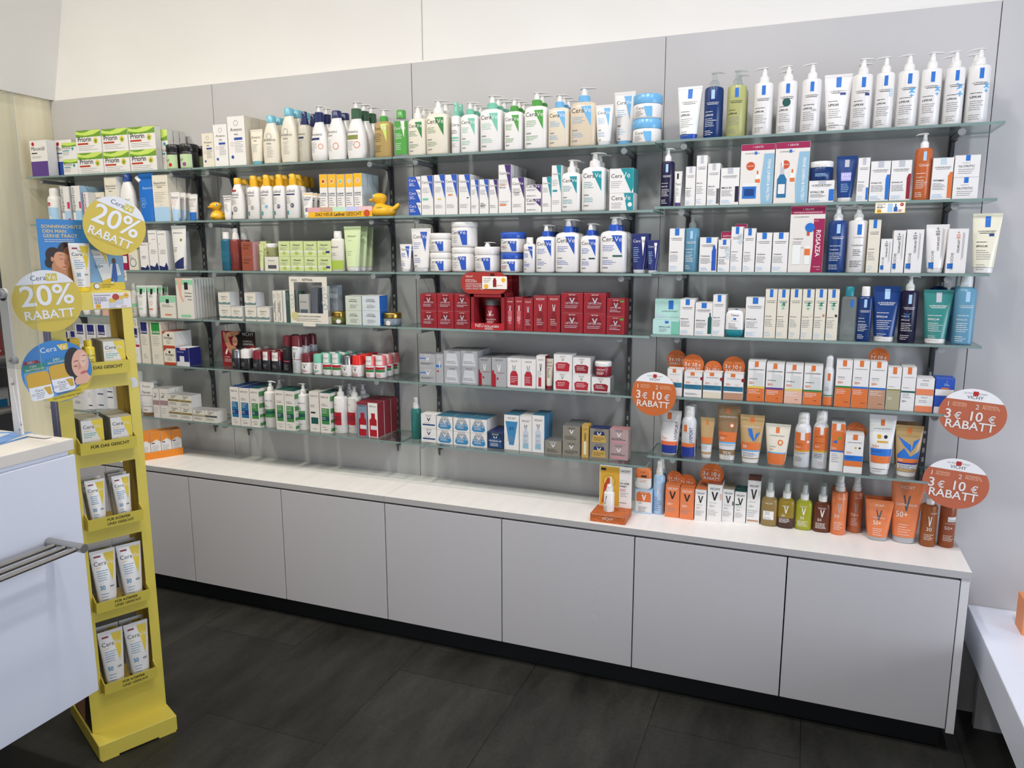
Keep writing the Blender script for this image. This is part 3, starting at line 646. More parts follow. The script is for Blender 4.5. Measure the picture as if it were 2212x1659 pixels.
ITEMS = r'''
#11
-1870 -190 1921 111 50 165 B:w~~r0,0,100,42,pu;t8,88,72,k,Minoxidil;r8,63,42,66,k;l8,90,55,2,3,g;c20,90,8,rd;q~~white carton with purple hair-root panel~~
-1783 -130 1921 110 50 170 B:w~~r0,0,100,42,bl;t8,88,72,k,Minoxidil;r8,63,42,66,bl;l8,90,55,2,3,g;c20,90,8,rd~~white carton with deep blue hair-root panel~~
-1703 -165 1921 93 32 149 B:w~~r0,74,100,100,gn;p lg,0,88,50,80,100,86,100,100,0,100;t5,60,60,k,Priorin;r5,48,50,54,tl;l5,60,40,3,7,g;c75,62,8,tl~~small white and green carton with teal strip~~k2
-1581 -160 1921 156 32 197 B:w~~PR:~~wide green-topped carton, stack nearest the wood wall~~k2
-1421 -160 1921 156 32 194 B:w~~PR:~~wide green-topped carton in the middle stack~~k2
-1261 -160 1921 154 32 193 B:w~~PR:~~wide green-topped carton beside the tall one~~k2
-1181 -124 1921 62 32 181 B:w~~r0,74,100,100,gn;p lg,0,88,50,80,100,86,100,100,0,100;T,gn;t5,85,48,k,Priorin;r5,41,70,45,tl;l5,70,32,4,4,g;c70,66,12,tl~~tall narrow carton with green top~~r3
-1079 -195 1921 72 73 104 JR:dk,dk~~r4,0,96,86,pg;r4,0,24,86,mr;h26,46,18,k,air;c58,26,12,rd~~dark supplement jar with maroon swoosh label~~
-1003 -195 1921 77 77 103 JR:dk,dk~~r4,0,96,86,pg;r4,0,24,86,mv;h26,46,18,k,air;c58,26,12,mv~~dark supplement jar with mauve swoosh label~~r2
#21
-868 -190 1921 61 34 139 B:cr~~AB:bl~~small cream baby care carton~~
-800 -190 1921 72 45 170 B:w~~AB:bl~~medium white baby care carton~~
-716 -190 1921 88 42 197 B:w~~AB:bl;S,be~~large white baby care carton~~r3
-628 -190 1921 65 36 141 TB:cr,te~~t8,90,74,k,Aveeno;t30,60,66,k,baby;l20,80,56,6,4,g;c50,86,14,cr~~cream baby tube standing on teal cap~~
-557 -190 1921 81 49 190 FB:cr,te~~t14,86,56,k,Aveeno;t38,66,48,k,baby;l38,76,42,8,3.6,g;o50,68,16,g~~cream bottle with teal flip cap, shorter~~r2
-469 -190 1921 83 50 214 FB:cr,te~~t10,80,58,k,Aveeno;t30,60,51,k,baby;l30,70,45,8,3.6,g;o44,68,16,g~~cream bottle with teal flip cap, taller~~r3
-397 -190 1921 53 54 196 SP:cr~,nv~~t6,80,74,k,Aveeno;r6,64,70,69,nv;l10,70,58,5,4,g;l10,50,30,4,4,g~~clear oil spray bottle with navy cap~~r2
-324 -190 1921 76 46 213 AV:w,nv,w~~t8,80,66,k,Aveeno;r8,55,66,61,nv;l8,50,48,7,4,g;o72,38,14,or~~white lotion pump bottle with navy collar~~r2
-244 -190 1921 83 50 188 FB:w,nv~~t8,66,66,k,Aveeno;t14,40,58,k,relief;l10,36,48,7,4,g;o58,34,16,or~~white lotion bottle with navy flip cap~~r2
-155 -190 1921 85 51 216 AV:w,fg,w~~t10,72,66,k,Aveeno;r10,50,72,61,ol;l10,50,44,6,4,g;o66,36,16,or~~white lotion pump bottle with forest green collar~~r3
-32 -190 1921 75 47 179 CQ:am~,gr~~p lg,46,94,80,94,80,44;t8,46,78,k,Cera;t46,78,78,w,Ve;l10,58,66,5,5,k;l10,52,32,4,5,k~~amber oil pump bottle with green collar~~
#31
45 -190 1921 63 40 170 BT:cl~,gr~~r18,6,100,94,gr;p w,60,94,86,94,82,50;t14,58,72,w,Cera;t58,90,72,w,Ve;l24,80,60,4,4,w;l24,70,34,4,5,w~~clear rinse bottle with green label and cap~~
114 -190 1921 73 45 180 CP:cr,w~~CB:gg~~white pump bottle with dark green triangle, smaller~~r3
197 -190 1921 93 58 197 CP:cr,w~~CB:gg~~white pump bottle with dark green triangle, larger~~r2
274 -190 1921 37 38 182 SP:w,mi~~t8,96,74,k,Cera;l8,80,62,3,4,k;r8,40,90,45,mi;r8,34,90,37,mi;l8,80,26,3,4,g~~slim foam bottle with mint collar~~r2
329 -190 1921 70 44 180 CP:w,mi~~CB:mi~~white pump bottle with mint triangle, smaller~~r3
414 -190 1921 87 55 198 CP:w,mi~~CB:mi~~white pump bottle with mint triangle, larger~~r3
501 -190 1921 70 44 179 CP:w,gr~~CB:gr~~white pump bottle with bright green triangle, smaller~~r3
584 -190 1921 86 54 196 CP:w,gr~~CB:gr~~white pump bottle with bright green triangle, larger~~r2
669 -190 1921 77 48 181 CP:be,sk~~CB:sk~~beige pump bottle with sky blue collar, smaller~~r3
756 -190 1921 94 59 198 CP:bd,sk~~CB:sk~~beige pump bottle with sky blue collar, larger~~
831 -190 1921 62 32 134 TB:w,wg~~CB:sk~~white tube with sky blue triangle, smaller~~
889 -145 1921 74 40 181 TB:w,sk~~CB:sk~~white tube with sky blue triangle and cap, larger~~
972 -190 1921 96 96 159 JR:w,sk~~t14,44,60,k,Cera;t44,64,60,w,Ve;p sk,44,80,76,80,76,12,56,12;l12,44,48,5,8,g~~white cream jar with sky blue lid~~k2,z .38
#32
105 -190 1703 54 50 143 B:rb~~p w,60,100,100,100,100,0;t6,60,62,w,Cera;t60,94,62,k,Ve;l8,56,46,3,9,w~~royal blue carton with white corner~~k3
158 -190 1703 49 40 145 B:w~~CV:rb;r10,38,60,43,mi~~narrow white carton, blue corner and mint strip~~
210 -190 1703 46 40 146 B:w~~CV:rb;r30,38,65,41,ye~~narrow white carton, blue corner and yellow dash~~
259 -190 1703 48 40 145 B:w~~CV:rb;r20,48,60,51,or~~narrow white carton, blue corner and orange dash~~
312 -190 1703 46 40 143 B:w~~CV:rb;T,g;r70,40,85,43,k~~narrow white carton, blue corner, nearest violet cartons~~r3
353 -190 1703 31 35 124 B:w~~CV:rb~~short slim carton with small blue corner~~
390 -190 1703 36 35 123 B:w~~CV:rb;l10,70,30,3,4,k~~short slim carton with wide blue corner~~
428 -190 1703 33 35 121 B:w~~CV:vi~~short slim carton with violet corner~~
472 -190 1703 48 38 171 B:w~~CV:vi;t6,70,58,or,Vitamin C;t6,56,52,k,Serum;r8,16,60,19,or;T,vi~~tall white serum carton with violet corner~~r4
523 -190 1703 48 38 124 B:w~~CV:vi;t16,66,56,k,Augen-;t16,60,50,k,creme;T,vi~~mid-height eye cream carton with violet corner~~r3
581 -190 1703 59 50 97 B:w~~CV:vi~~small square carton with violet corner~~k2
631 -190 1703 33 38 122 B:w~~CV:ct~~slim white carton with teal corner, shorter~~
667 -190 1703 35 38 160 B:w~~CV:ct;r10,44,60,48,ct~~slim white carton with teal corner, taller~~r2
716 -190 1703 69 43 179 CP:w,w~~CB:ct~~white pump bottle with teal triangle, smaller~~r2
798 -190 1703 88 55 200 CP:w,w~~CB:ct~~white pump bottle with teal triangle, larger~~r2
899 -190 1703 84 60 59 B:w~~p ct,60,100,100,100,100,0,74,0;t8,56,60,k,Cera;t58,88,60,w,Ve;l8,60,42,4,9,g;c86,34,9,w~~wide white and teal carton under patch packs~~
898 -190 1762 83 10 81 B:w~~p ct,46,100,100,100,100,20,92,0;t6,52,62,k,Cera;t52,86,62,w,Ve;l6,56,46,4,8,g;S,ct;T,ct~~wide white and teal patch pack~~r6
#22
-793 -190 1703 44 24 101 TB:w,w~~r0,92,100,100,dg;t6,96,80,k,Ladival;r6,74,80,76,g;l8,70,64,6,4,g;c60,38,14,lb~~small white sun tube with grey seal~~
-742 -190 1703 69 42 171 FB:w,yl~~r20,80,56,86,rd;t2,72,68,nv,Ladival;r2,62,72,65,g;l6,60,57,6,3,g;c48,30,17,g;t38,58,27,w,30;r10,14,24,24,dg~~white sun bottle with yellow cap and red tag~~r2
-656 -190 1703 62 35 177 SB:w,yl~~t0,70,80,nv,Ladival;r0,72,70,76,g;l6,50,66,6,4,g;c50,36,14,g;t42,58,33,w,30;r12,12,26,24,ct~~white sun spray with yellow head, grey disc~~r2
-590 -190 1703 59 33 178 SB:w,yl~~r10,100,46,108,w;t0,80,80,nv,Ladival;r4,72,76,76,g;l6,50,66,6,4,g;c58,38,15,lb;t48,68,35,nv,30;r14,12,28,24,ct~~white sun spray with yellow head and hang tag~~r2
-526 -190 1703 58 32 177 SB:w,yl~~t0,80,80,nv,Ladival;r4,72,76,76,nv;l6,50,66,6,4,g;c56,38,15,nv;t46,66,35,w,50;r12,12,26,24,ct~~white sun spray with yellow head, navy disc~~r2
-460 -190 1703 61 34 177 SB:w,yl~~t4,82,80,nv,Ladival;r4,72,80,76,nv;l6,50,66,6,4,g;c58,40,15,nv;t48,68,37,w,50;r12,12,26,24,ct~~white sun spray, navy disc, nearest small tubes~~r2
-469 -95 1703 59 33 176 SB:gd,yl~~l10,60,60,5,4,g~~white sun spray at the back above small tubes~~r2
-389 -190 1703 50 28 101 TB:w,w~~r0,92,100,100,yl;t8,90,76,k,Ladival;r10,70,80,73,nv;l12,70,64,4,5,g;c50,32,17,nv;t38,62,28,w,30~~small white sun tube with yellow seal~~r3
-311 -178 1703 36 38 169 B:w~~LV:rd;y~~face sunscreen carton in the tray, first~~
-271 -178 1703 35 38 168 B:w~~LV:or~~face sunscreen carton in the tray, second~~
-231 -178 1703 36 38 166 B:w~~LV:mi~~face sunscreen carton in the tray, third~~
-191 -178 1703 35 38 166 B:w~~LV:lb~~face sunscreen carton in the tray, fourth~~
-151 -178 1703 37 38 167 B:w~~LV:pk;S,pl~~face sunscreen carton in the tray, fifth~~r3
#12
-1835 -190 1703 66 67 168 SC:w,w~~r0,0,100,60,lb;r10,66,60,78,rd;t14,56,69,w,Tester;p w,38,24,50,14,62,24,56,30,44,30~~white spray can with red sticker~~
-1728 -190 1703 54 45 169 B:w~~v30,30,95,k,Bepanthen;r30,0,100,34,lb;r70,40,100,58,ro;r70,0,100,14,ro~~tall white carton with vertical print and pink flashes~~
-1657 -190 1703 53 40 170 B:w~~v30,30,95,k,Bepanthen;r30,0,100,34,lb;r80,40,100,58,ro;S,lb~~tall white carton with vertical print, second~~r4
-1598 -190 1703 33 40 139 B:w~~r0,0,10,100,ro;v50,30,95,k,PeppanCare~~shorter white carton with pink edge~~
-1575 -150 1703 97 45 141 B:cr~~t10,80,78,k,Bepanthol;l10,70,70,5,5,g~~cream carton mostly behind the discount disc~~
-1437 -190 1703 73 45 201 B:cr~~t8,90,78,k,Bepanthol;r8,74,90,75,k;t30,60,68,k,DERMA;l14,80,58,3,5,lb;S,w~~white carton behind the upper discount disc~~
-1362 -190 1703 85 51 209 FB:w,bl~~t10,80,54,k,Bepanthol;l14,80,46,4,5,g~~white lotion bottle with blue cap~~
-1238 -190 1703 87 26 208 PO:bb,w~~t30,100,70,lb,Bepanthol;o34,34,10,lb;l20,60,50,4,4,lb~~blue refill pouch with white corner spout~~
-1147 -190 1703 87 50 199 B:cr~~t10,86,80,k,Bepanthol;r8,77,88,77.6,k;t28,64,72,k,DERMA;l10,86,62,6,4,g;r0,0,100,31,lb;o50,31,12,lb~~large cream carton with pale blue foot~~r2
-1079 -190 1703 53 28 124 TB:w,lb~~t8,92,80,k,Bepanthol;r8,77,90,78,k;l14,86,70,4,5,pk;r0,0,100,40,lb;o40,42,12,bb~~small white tube with pale blue foot~~r4
-1029 -140 1703 51 28 116 TB:w,lb~~t8,92,80,k,Bepanthol;r8,77,90,78,k;l14,86,70,4,5,g;r0,0,100,34,bb~~small white tube with blue foot, nearest upright~~
#41
1114 -190 1925 80 45 168 TB:gw,rb~~LB:bb,LIPIKAR~~white tube with blue cap at the shelf end~~
1190 -190 1925 60 61 208 LP:nb~,cl~~LB:lb,LIPIKAR,w~~dark blue gel pump bottle with clear pump~~
1261 -190 1925 60 61 208 LP:oi~,cl~~LB:bb,LIPIKAR~~pale olive oil pump bottle with clear pump~~r2
1342 -190 1925 61 62 209 LP:w,w~~LB:bb,LIPIKAR~~plain white lotion pump bottle beside the oil~~nl
1414 -190 1925 60 61 209 LP:w,w~~LB:bb,LIPIKAR;c48,60,22,dt~~white lotion pump bottle with dark green sticker~~r2,nl
1483 -190 1925 59 60 209 LP:w,w~~LB:bb,LIPIKAR;t56,82,40,g,10%~~white lotion pump bottle beside the big tube~~nl
1558 -190 1925 79 50 169 TB:w,w~~LB:bb,LIPIKAR;r60,63,84,67,nb~~large white balm tube between pump bottles~~
1626 -190 1925 61 62 211 LP:w,w~~LB:bb,LIPIKAR;r62,62,84,66,nb~~white balm pump bottle, first right of big tube~~r2
1688 -190 1925 54 55 210 LP:w,w~~LB:bb,LIPIKAR;r75,58,92,72,pl~~white balm pump bottle with pale side label~~nl
1750 -190 1925 60 61 211 LP:w,w~~LB:bb,LIPIKAR;V66,48,74,sb,+M~~white balm pump bottle, large blue +M, lowest of four~~nl
1810 -190 1925 57 57 211 LP:w,w~~LB:bb,LIPIKAR;V80,48,74,sb,+M~~white balm pump bottle, blue +M, nozzle pointing right~~
1871 -190 1925 53 54 209 LP:w,w~~LB:bb,LIPIKAR;V80,48,74,sb,+M~~white balm pump bottle, blue +M, next to last~~r2,nl
1931 -190 1925 60 61 211 LP:w,w~~LB:bb,LIPIKAR;V80,48,74,sb,+M~~white balm pump bottle, blue +M, at the end~~r2,nl
#42
1050 -190 1713 45 46 191 LP:pn,w~~LB:lb,MELA B3,w~~dark violet pump bottle with white pump~~
1088 -190 1713 26 20 113 TB:w,pu~~r30,78,56,94,k;t8,92,60,k,Test;l20,80,50,5,5,g~~slim white tester tube with violet cap~~
1129 -190 1713 32 35 126 B:w~~LR:lg2,MELA B3~~slim white carton, silver square, shortest of four~~
1164 -190 1713 34 38 160 B:w~~LR:lg2,MELA B3~~slim white carton, silver square, tallest of four~~r3
1203 -190 1713 39 38 133 B:w~~LR:lg2,MELA B3;r78,4,100,40,dg~~slim white carton with dark bottle edge~~r2
1254 -190 1713 58 45 117 B:w~~LR:lg2,MELA B3;r80,8,100,50,pn~~wider white carton with violet bottle edge~~
1336 -190 1713 102 55 186 B:wk~~KT:jar~~white gift carton showing blue jar~~
1440 -190 1713 101 55 187 B:wk~~KT:dropper~~white gift carton showing blue dropper bottle~~
1530 -190 1713 73 60 67 B:w~~LR:lg2,HYALU B5;r80,8,100,60,bb~~low white carton under the blue jar~~
1527 -190 1780 69 70 59 JR:nb~,w~~l20,80,50,3,9,lb~~blue cream jar with white lid~~
1598 -190 1713 59 40 139 TB:nb,w~~r40,76,64,92,lg2;r20,46,80,64,lv;t24,76,56,w,JETZT;t22,78,49,w,TESTEN;l20,80,38,5,4,lb;T,w~~blue tube with lilac sticker~~
1646 -190 1713 33 38 130 B:w~~LR:lg2,HYALU B5;r80,4,100,32,bb~~slim carton with small blue bottle edge~~
1692 -190 1713 54 45 118 B:w~~LR:lg2,HYALU B5;p bb,82,4,100,4,100,66,86,66,80,56~~white serum carton with blue bottle picture~~
1748 -190 1713 55 45 118 B:w~~LR:lg2,RETINOL B3;p ma,82,4,100,4,100,66,88,66,80,56~~white serum carton with wine red bottle picture~~
1807 -190 1713 47 48 196 LP:or~,w~~LB:lb,VITAMIN C,w~~orange gel pump bottle~~nl
1857 -190 1713 54 45 120 B:w~~LR:pl,VITAMIN;p oo,80,4,100,4,100,66,88,66,78,56~~white serum carton with orange bottle picture~~
1919 -190 1713 65 60 125 B:w~~r42,74,60,100,bb;l30,70,64,1,5,g;t16,80,44,k,NUTRITIC;l16,84,34,3,9,g~~wide white cream carton at the shelf end~~k2
#43
1091 -190 1498 49 45 143 B:w~~LR:bb,TOLERIANE~~white carton, shelf end, shorter than the blue pump~~
1138 -190 1498 49 50 187 LP:bc~,cl~~LB:lb,TOLERIANE,w~~clear blue cleansing pump bottle~~
1195 -190 1498 56 50 113 B:w~~LR:bb,TOLERIANE;p rb,72,4,97,4,97,66,92,68,90,76,78,76,76,66,72,60~~low white carton with blue bottle picture~~
1246 -190 1498 38 45 105 B:w~~LR:bb,TOLERIANE;V82,40,75,pl,dp%~~small white carton, crimson pack behind it~~
1248 -140 1498 37 45 132 B:w~~r0,84,100,100,cm;t14,86,88,w,ALLERGIE;t14,60,76,k,TOLERIANE~~crimson-topped pack behind the small white carton~~
1285 -190 1498 37 45 146 B:w~~LR:bb,TOLERIANE;V82,58,88,pl,dp%~~tall slim white carton with pale percent print~~
1292 -140 1498 37 45 156 B:w~~r0,88,100,100,cm;t14,86,92,w,ALLERGIE~~crimson-topped pack behind the tall slim carton~~
1324 -190 1498 37 45 140 B:w~~LR:bb,TOLERIANE~~slim white carton right of the tall one~~
1369 -190 1498 48 50 126 B:w~~LR:bb,TOLERIANE~~white carton, first of two equal ones~~
1419 -190 1498 47 50 126 B:w~~LR:bb,TOLERIANE~~white carton touching the crimson gift carton~~
1496 -190 1498 102 60 206 B:wk~~r0,88,100,100,cm;t34,66,94,w,+ GRATIS;t8,92,89.5,w,ANTHELIOS SONNENSCHUTZ;t10,54,83,k,LA ROCHE-POSAY;p cm,68,81,100,81,100,0,66,0,70,40;W84,24,64,w,ROSAZEA;t66,82,77,w,FÜR ZU;t74,94,8,w,NEIGENDE;t84,94,4,w,HAUT;t10,40,50,k,TOLERIANE;l10,44,46,4,3,g;r10,12,34,42,gw;r46,12,62,40,gw;r46,26,62,36,or;r50,56,58,64,ro2;c58,68,14,bb~~tall gift carton with crimson side band~~
#43
1585 -190 1498 56 60 208 LP:nb,w~~LB:lb,TOLERIANE,w~~deep blue cleanser pump bottle~~
1643 -190 1498 57 60 208 LP:w,w~~r46,74,70,94,bb;t28,84,68,k,LA ROCHE-POSAY;t20,82,52,k,TOLERIANE;l30,78,44,4,3.5,k;l16,82,22,4,3.5,k~~white cleanser pump bottle beside the deep blue~~nl
1689 -190 1498 34 45 161 B:cr~~LR:bb,CICAPLAST~~tall cream carton right of the white pump~~
1725 -190 1498 32 40 103 B:w~~CI:~~small carton with sideways print~~
1759 -190 1498 33 45 128 B:w~~CI:~~middle-sized carton with sideways print~~r2
1801 -190 1498 46 50 130 B:w~~CI:~~wide carton with sideways print~~r2
1861 -190 1498 62 45 144 TB:w,w~~CI:~~white tube with sideways print~~
1914 -190 1498 52 50 131 B:w~~CI:or~~carton with sideways and orange print~~r2
1988 -190 1498 76 50 174 TB:gc,w~~LB:bb,EFFACLAR;r60,62,80,66,nb~~cream gel tube alone at shelf end~~
#44
1064 -190 1285 90 50 52 B:mt~~p mi,70,0,100,0,100,88,70,88;t24,66,44,k,EFFACLAR;r46,74,60,90,bb;l24,60,34,3,8,g~~mint display carton for patches~~
1067 -130 1285 107 8 118 B:mt~~p pl,0,0,100,0,100,30,0,60;r44,70,60,96,bb;t22,74,62,k,LA ROCHE-POSAY;t4,50,22,k,EFFACLAR~~mint patch packet standing behind display carton~~r5
1134 -190 1285 48 40 122 B:w~~LR:bb,EFFACLAR~~white carton next to mint display~~r3
1189 -190 1285 57 45 111 B:w~~LR:bb,EFFACLAR;p dt,76,6,98,6,98,56,92,60,92,70,84,70,84,60,76,54~~white serum carton with green bottle picture~~r2
1238 -190 1285 40 38 138 B:w~~LR:bb,EFFACLAR~~tall slim white carton left of the tester~~r3
1289 -190 1285 61 31 88 OV:w,tc~~t30,76,80,nv,Tester;r44,66,60,73,bb;t30,72,60,g,LA ROCHE-POSAY;t20,56,48,k,EFFACLAR;l20,76,43,4,4,g~~white tester bottle with teal cap beneath~~
1290 -135 1285 58 45 90 B:w~~r42,90,58,100,bb;r86,0,100,30,tc~~white carton behind the tester bottle~~
1352 -190 1285 58 45 132 B:w~~LR:bb,EFFACLAR~~broad white carton right of tester~~
1401 -190 1285 36 45 159 B:cr~~LR:bb,EFFACLAR~~slim cream carton, plain, left end of six~~
1438 -190 1285 35 45 159 B:cr~~LR:bb,EFFACLAR;V52,50,84,mi,+M~~slim cream carton, mint +M, second of six~~
1476 -190 1285 35 45 160 B:cr~~LR:bb,EFFACLAR~~slim cream carton, plain, third of six~~
1513 -190 1285 35 45 160 B:cr~~LR:bb,EFFACLAR;V52,50,84,mi,+M;r72,46,92,51,be~~slim cream carton with beige swatch~~
1550 -190 1285 34 45 161 B:cr~~LR:bb,EFFACLAR;V52,50,84,mi,+M;r72,46,92,51,bn~~slim cream carton with tan swatch~~
1586 -190 1285 34 45 161 B:cr~~LR:bb,EFFACLAR;V52,50,84,mi,+M;r72,46,92,51,dn~~slim cream carton with dark brown swatch~~
#44
1633 -190 1285 45 29 170 BT:cl~,tc~~r56,78,78,94,bb;l20,70,44,5,4,g~~clear micellar bottle with teal cap~~
1679 -190 1285 43 27 171 BT:nb~,w~~LB:lb,EFFACLAR,w~~deep blue bottle with white flip cap~~
1739 -190 1285 81 50 172 TB:nb,w~~LB:lb,EFFACLAR,w~~broad deep blue tube on white cap~~
1802 -190 1285 50 51 207 LP:pn~,w~~LB:lb,EFFACLAR,w;V40,36,70,db,M~~dark navy pump bottle, pale M~~
1880 -190 1285 81 50 163 TB:tg,w~~LB:lg2,EFFACLAR,w~~green gel tube on white cap~~
1887 -128 1285 52 60 207 BT:nb~,gd~~l20,70,44,5,4,w~~dark bottle with grey cap behind green tube~~
1952 -190 1285 58 70 208 BT:bc~,wg~~LB:lb,EFFACLAR,w~~clear blue bottle at the shelf end~~r2
#45
1101 -190 1073 51 45 95 B:w~~AS:tq~~white carton, blue band, partly behind large disc~~
1163 -190 1073 60 50 87 B:w~~AS:tq;c100,76,10,ma~~white carton with blue band and white foot~~
1227 -190 1073 61 50 89 B:w~~AS:tq;r0,0,100,24,be;c100,76,10,ma~~carton with blue band and beige foot~~
1296 -190 1073 63 50 89 B:w~~AS:tq;r0,0,100,26,bn;c100,76,10,ma~~carton with blue band and tan foot~~
1368 -190 1073 55 45 134 B:w~~AN:oo,ye~~orange-footed carton with yellow stripe~~r2
1426 -190 1073 56 45 130 B:w~~AN:oo,pu~~orange-footed carton with violet stripe~~r2
1485 -190 1073 55 45 129 B:w~~AN:sa,ye~~pale pink-footed carton with yellow stripe~~r2
1543 -190 1073 56 45 129 B:w~~AN:oo,gg~~orange-footed carton with green stripe, left of can~~r2
#45
1590 -190 1073 31 32 159 SC:wg,wg~~r34,68,64,88,or;r0,0,100,24,oo;r0,26,100,29,gg;l10,60,48,3,4,g~~small white spray can between cartons~~r2
1633 -190 1073 47 45 151 B:w~~AO:oo,gg~~tall orange carton with green stripe~~
1682 -190 1073 47 45 152 B:w~~AO:oo,bb~~tall orange carton with blue stripe~~
1731 -190 1073 48 45 151 B:w~~AO:bn,bb~~tall tan carton with blue stripe~~
1777 -190 1073 39 42 136 B:w~~r36,84,66,100,oo;t14,86,76,k,LA ROCHE-POSAY;t10,56,54,k,ANTHELIOS;r0,0,100,49,kh;r0,46,100,49,ol;t10,40,24,w,50~~slim carton with khaki lower half~~
1818 -190 1073 39 42 138 B:w~~r36,84,66,100,oo;t14,86,76,k,LA ROCHE-POSAY;t10,56,52,k,ANTHELIOS;r0,42,100,46,dt;l10,84,38,3,4,g;t10,44,20,k,50+~~slim white carton with dark green stripe~~r2
1864 -190 1073 49 60 106 B:w~~t30,70,82,k,VICHY;l20,80,66,2,9,g;r0,0,100,36,sa2~~low pink and white carton~~k2
1917 -190 1073 52 60 109 B:rb~~r0,0,100,36,w;r56,78,62,86,or;r30,38,74,46,or;l44,76,66,2,8,lb~~low blue and white carton~~k2
#46
1085 -175 857 78 45 157 TB:w,w~~r36,80,56,96,or;t18,84,74,g,LA ROCHE-POSAY;V86,36,76,nv,UVSPORT;t8,38,34,or,50+;r0,22,100,31,sa3;r0,4,100,22,nb2~~white sport tube with navy foot~~
1151 -180 857 50 51 180 SC:wg,w~~r20,66,44,84,or;t10,70,62,g,LA ROCHE-POSAY;V74,34,78,nv,UVSPORT;r0,26,100,36,oo;r0,0,100,26,nb2~~white sport spray can with navy foot~~r2
1214 -174 857 48 32 142 TB:tn,w~~r40,82,58,92,or;r0,36,100,52,or;r0,34,100,36,tl;r0,16,100,34,wg;l8,80,31,4,3,g~~small tan tube with orange band~~
1283 -179 857 76 45 190 TB:br,w~~r38,86,56,98,or;t6,90,78,wg,LA ROCHE-POSAY;c70,64,12,or;c70,64,7,w;r0,34,100,52,or;t8,50,44,k,ANTHELIOS;t8,34,38,w,50+;r0,31,100,34,sb;r0,20,100,31,wg;t8,90,27,k,ULTRA RESISTENT;t14,80,8,w,-75%~~tall brown tube with orange disc~~
1361 -189 857 80 50 164 TB:tn,w~~r42,84,60,96,or;t8,92,74,wg,LA ROCHE-POSAY;p bb,32,72,52,72,66,50,62,46,40,58;p bb,92,66,72,62,66,46,76,52;r0,28,100,44,or;t8,44,38,k,ANTHELIOS;t8,28,32,w,50;r0,25,100,28,sb;r0,12,100,25,wg;l8,86,21,3,3,k~~tan tube with blue splash~~
1444 -182 857 81 50 138 TB:cr,w~~r42,78,58,92,oo;t14,82,70,k,LA ROCHE-POSAY;c66,56,13,oo;c66,56,7,cr;t14,44,44,k,ANTHELIOS;t14,34,36,or,50+;r0,29,100,32,sb;r0,2,100,29,oo;l10,86,24,3,4,or~~cream tube with orange foot, blue line~~
1523 -179 857 51 52 186 SC:wg,w~~r0,40,100,84,oo;p w,36,84,64,84,64,66,36,66;t8,54,54,k,ANTHELIOS;t8,40,46,w,50+;c86,62,9,w;r0,38,100,41,yo;t6,78,33,k,ULTRA RESISTENT;l6,60,24,4,3,g~~round-shouldered orange and white spray can~~
#46
1578 -176 857 48 45 196 SC:wg,w~~r0,42,100,94,oo;p w,42,94,66,94,66,78,42,78;t14,84,72,k,LA ROCHE-POSAY;t12,70,58,k,ANTHELIOS;t12,44,48,w,50+;r0,38,100,42,yo;l6,78,33,3,4,k;o56,12,12,or~~slim orange and white spray bottle~~
1629 -184 857 41 45 159 B:w~~r0,44,100,100,oo;r34,86,66,100,w;t14,86,84,w,LA ROCHE-POSAY;c62,70,12,gn;p bb,8,62,46,66,44,58;t6,44,46,w,50+;r0,41,100,44,bb;l10,74,36,5,4,g~~orange carton with palm picture~~r2
1678 -191 857 55 50 129 B:w~~r40,86,66,100,or;t12,92,78,k,LA ROCHE-POSAY;c58,66,6,yo;c80,66,6,k;t8,40,50,or,50+;r0,32,100,46,bb;r0,18,100,32,oo;t8,54,39,k,ANTHELIOS~~white carton with blue and orange bands~~r2
1758 -182 857 79 50 193 TB:w,w~~r42,82,58,92,or;t12,88,76,k,LA ROCHE-POSAY;c38,64,10,yo;c66,64,8,k;r28,54,78,57,yo;t8,38,45,or,50+;r0,32,100,44,bb;t6,52,38,k,ANTHELIOS;r0,20,100,32,oo;l10,80,28,3,4,or;l10,80,10,2,4,g~~white sun tube with blue and orange bands~~
1836 -177 857 80 50 164 TB:tn,w~~r42,84,60,96,or;p bb,4,78,60,62,62,48,30,60;p bb,96,76,70,70,62,50,76,58;p bb,0,42,30,56,60,40,100,52,100,36,0,36;r0,28,100,36,or;t4,26,30,w,50+;r0,25,100,28,nb2;r0,16,100,25,wg;l6,86,22,3,2.5,k~~tan tube with blue waves~~
1834 -95 857 68 40 160 TB:br,w~~r0,30,100,40,or~~brown tube hidden behind the wave tube~~
#35
151 -200 1065 70 50 113 B:sv~~r0,64,44,72,bb;t30,74,84,wg,VICHY;VY:w;l8,90,34,2,8,k;T,gd~~low silver carton, short blue flag~~k2
203 -200 1065 32 45 116 B:sv~~r0,54,70,62,bb;t14,88,88,wg,VICHY;VY:w;r10,38,40,43,rd;T,gd~~slim silver carton with blue flag~~
254 -198 1065 68 60 129 B:sv~~t30,70,88,dg,VICHY;VY:wg;p ls,20,84,80,84,92,10,8,10;t24,76,44,w,LIFTACTIV;l16,84,34,2,9,dg;T,gd~~silver carton with pale jar picture, left pile~~r2,k2
321 -187 1065 69 60 130 B:sv~~t30,70,88,dg,VICHY;VY:wg;p ls,20,84,80,84,92,10,8,10;t24,76,44,w,LIFTACTIV;l16,84,34,2,9,dg;T,gd~~silver carton with pale jar picture, right pile~~r2,k2
380 -173 1065 56 45 106 B:sv~~t22,78,88,k,VICHY;VY:w;p bd2,0,0,28,0,28,40,14,48,14,56,0,56;t36,90,46,rd,LIFTACTIV;r34,24,46,32,rd;T,gd~~grey carton with red dropper edge, first~~r3
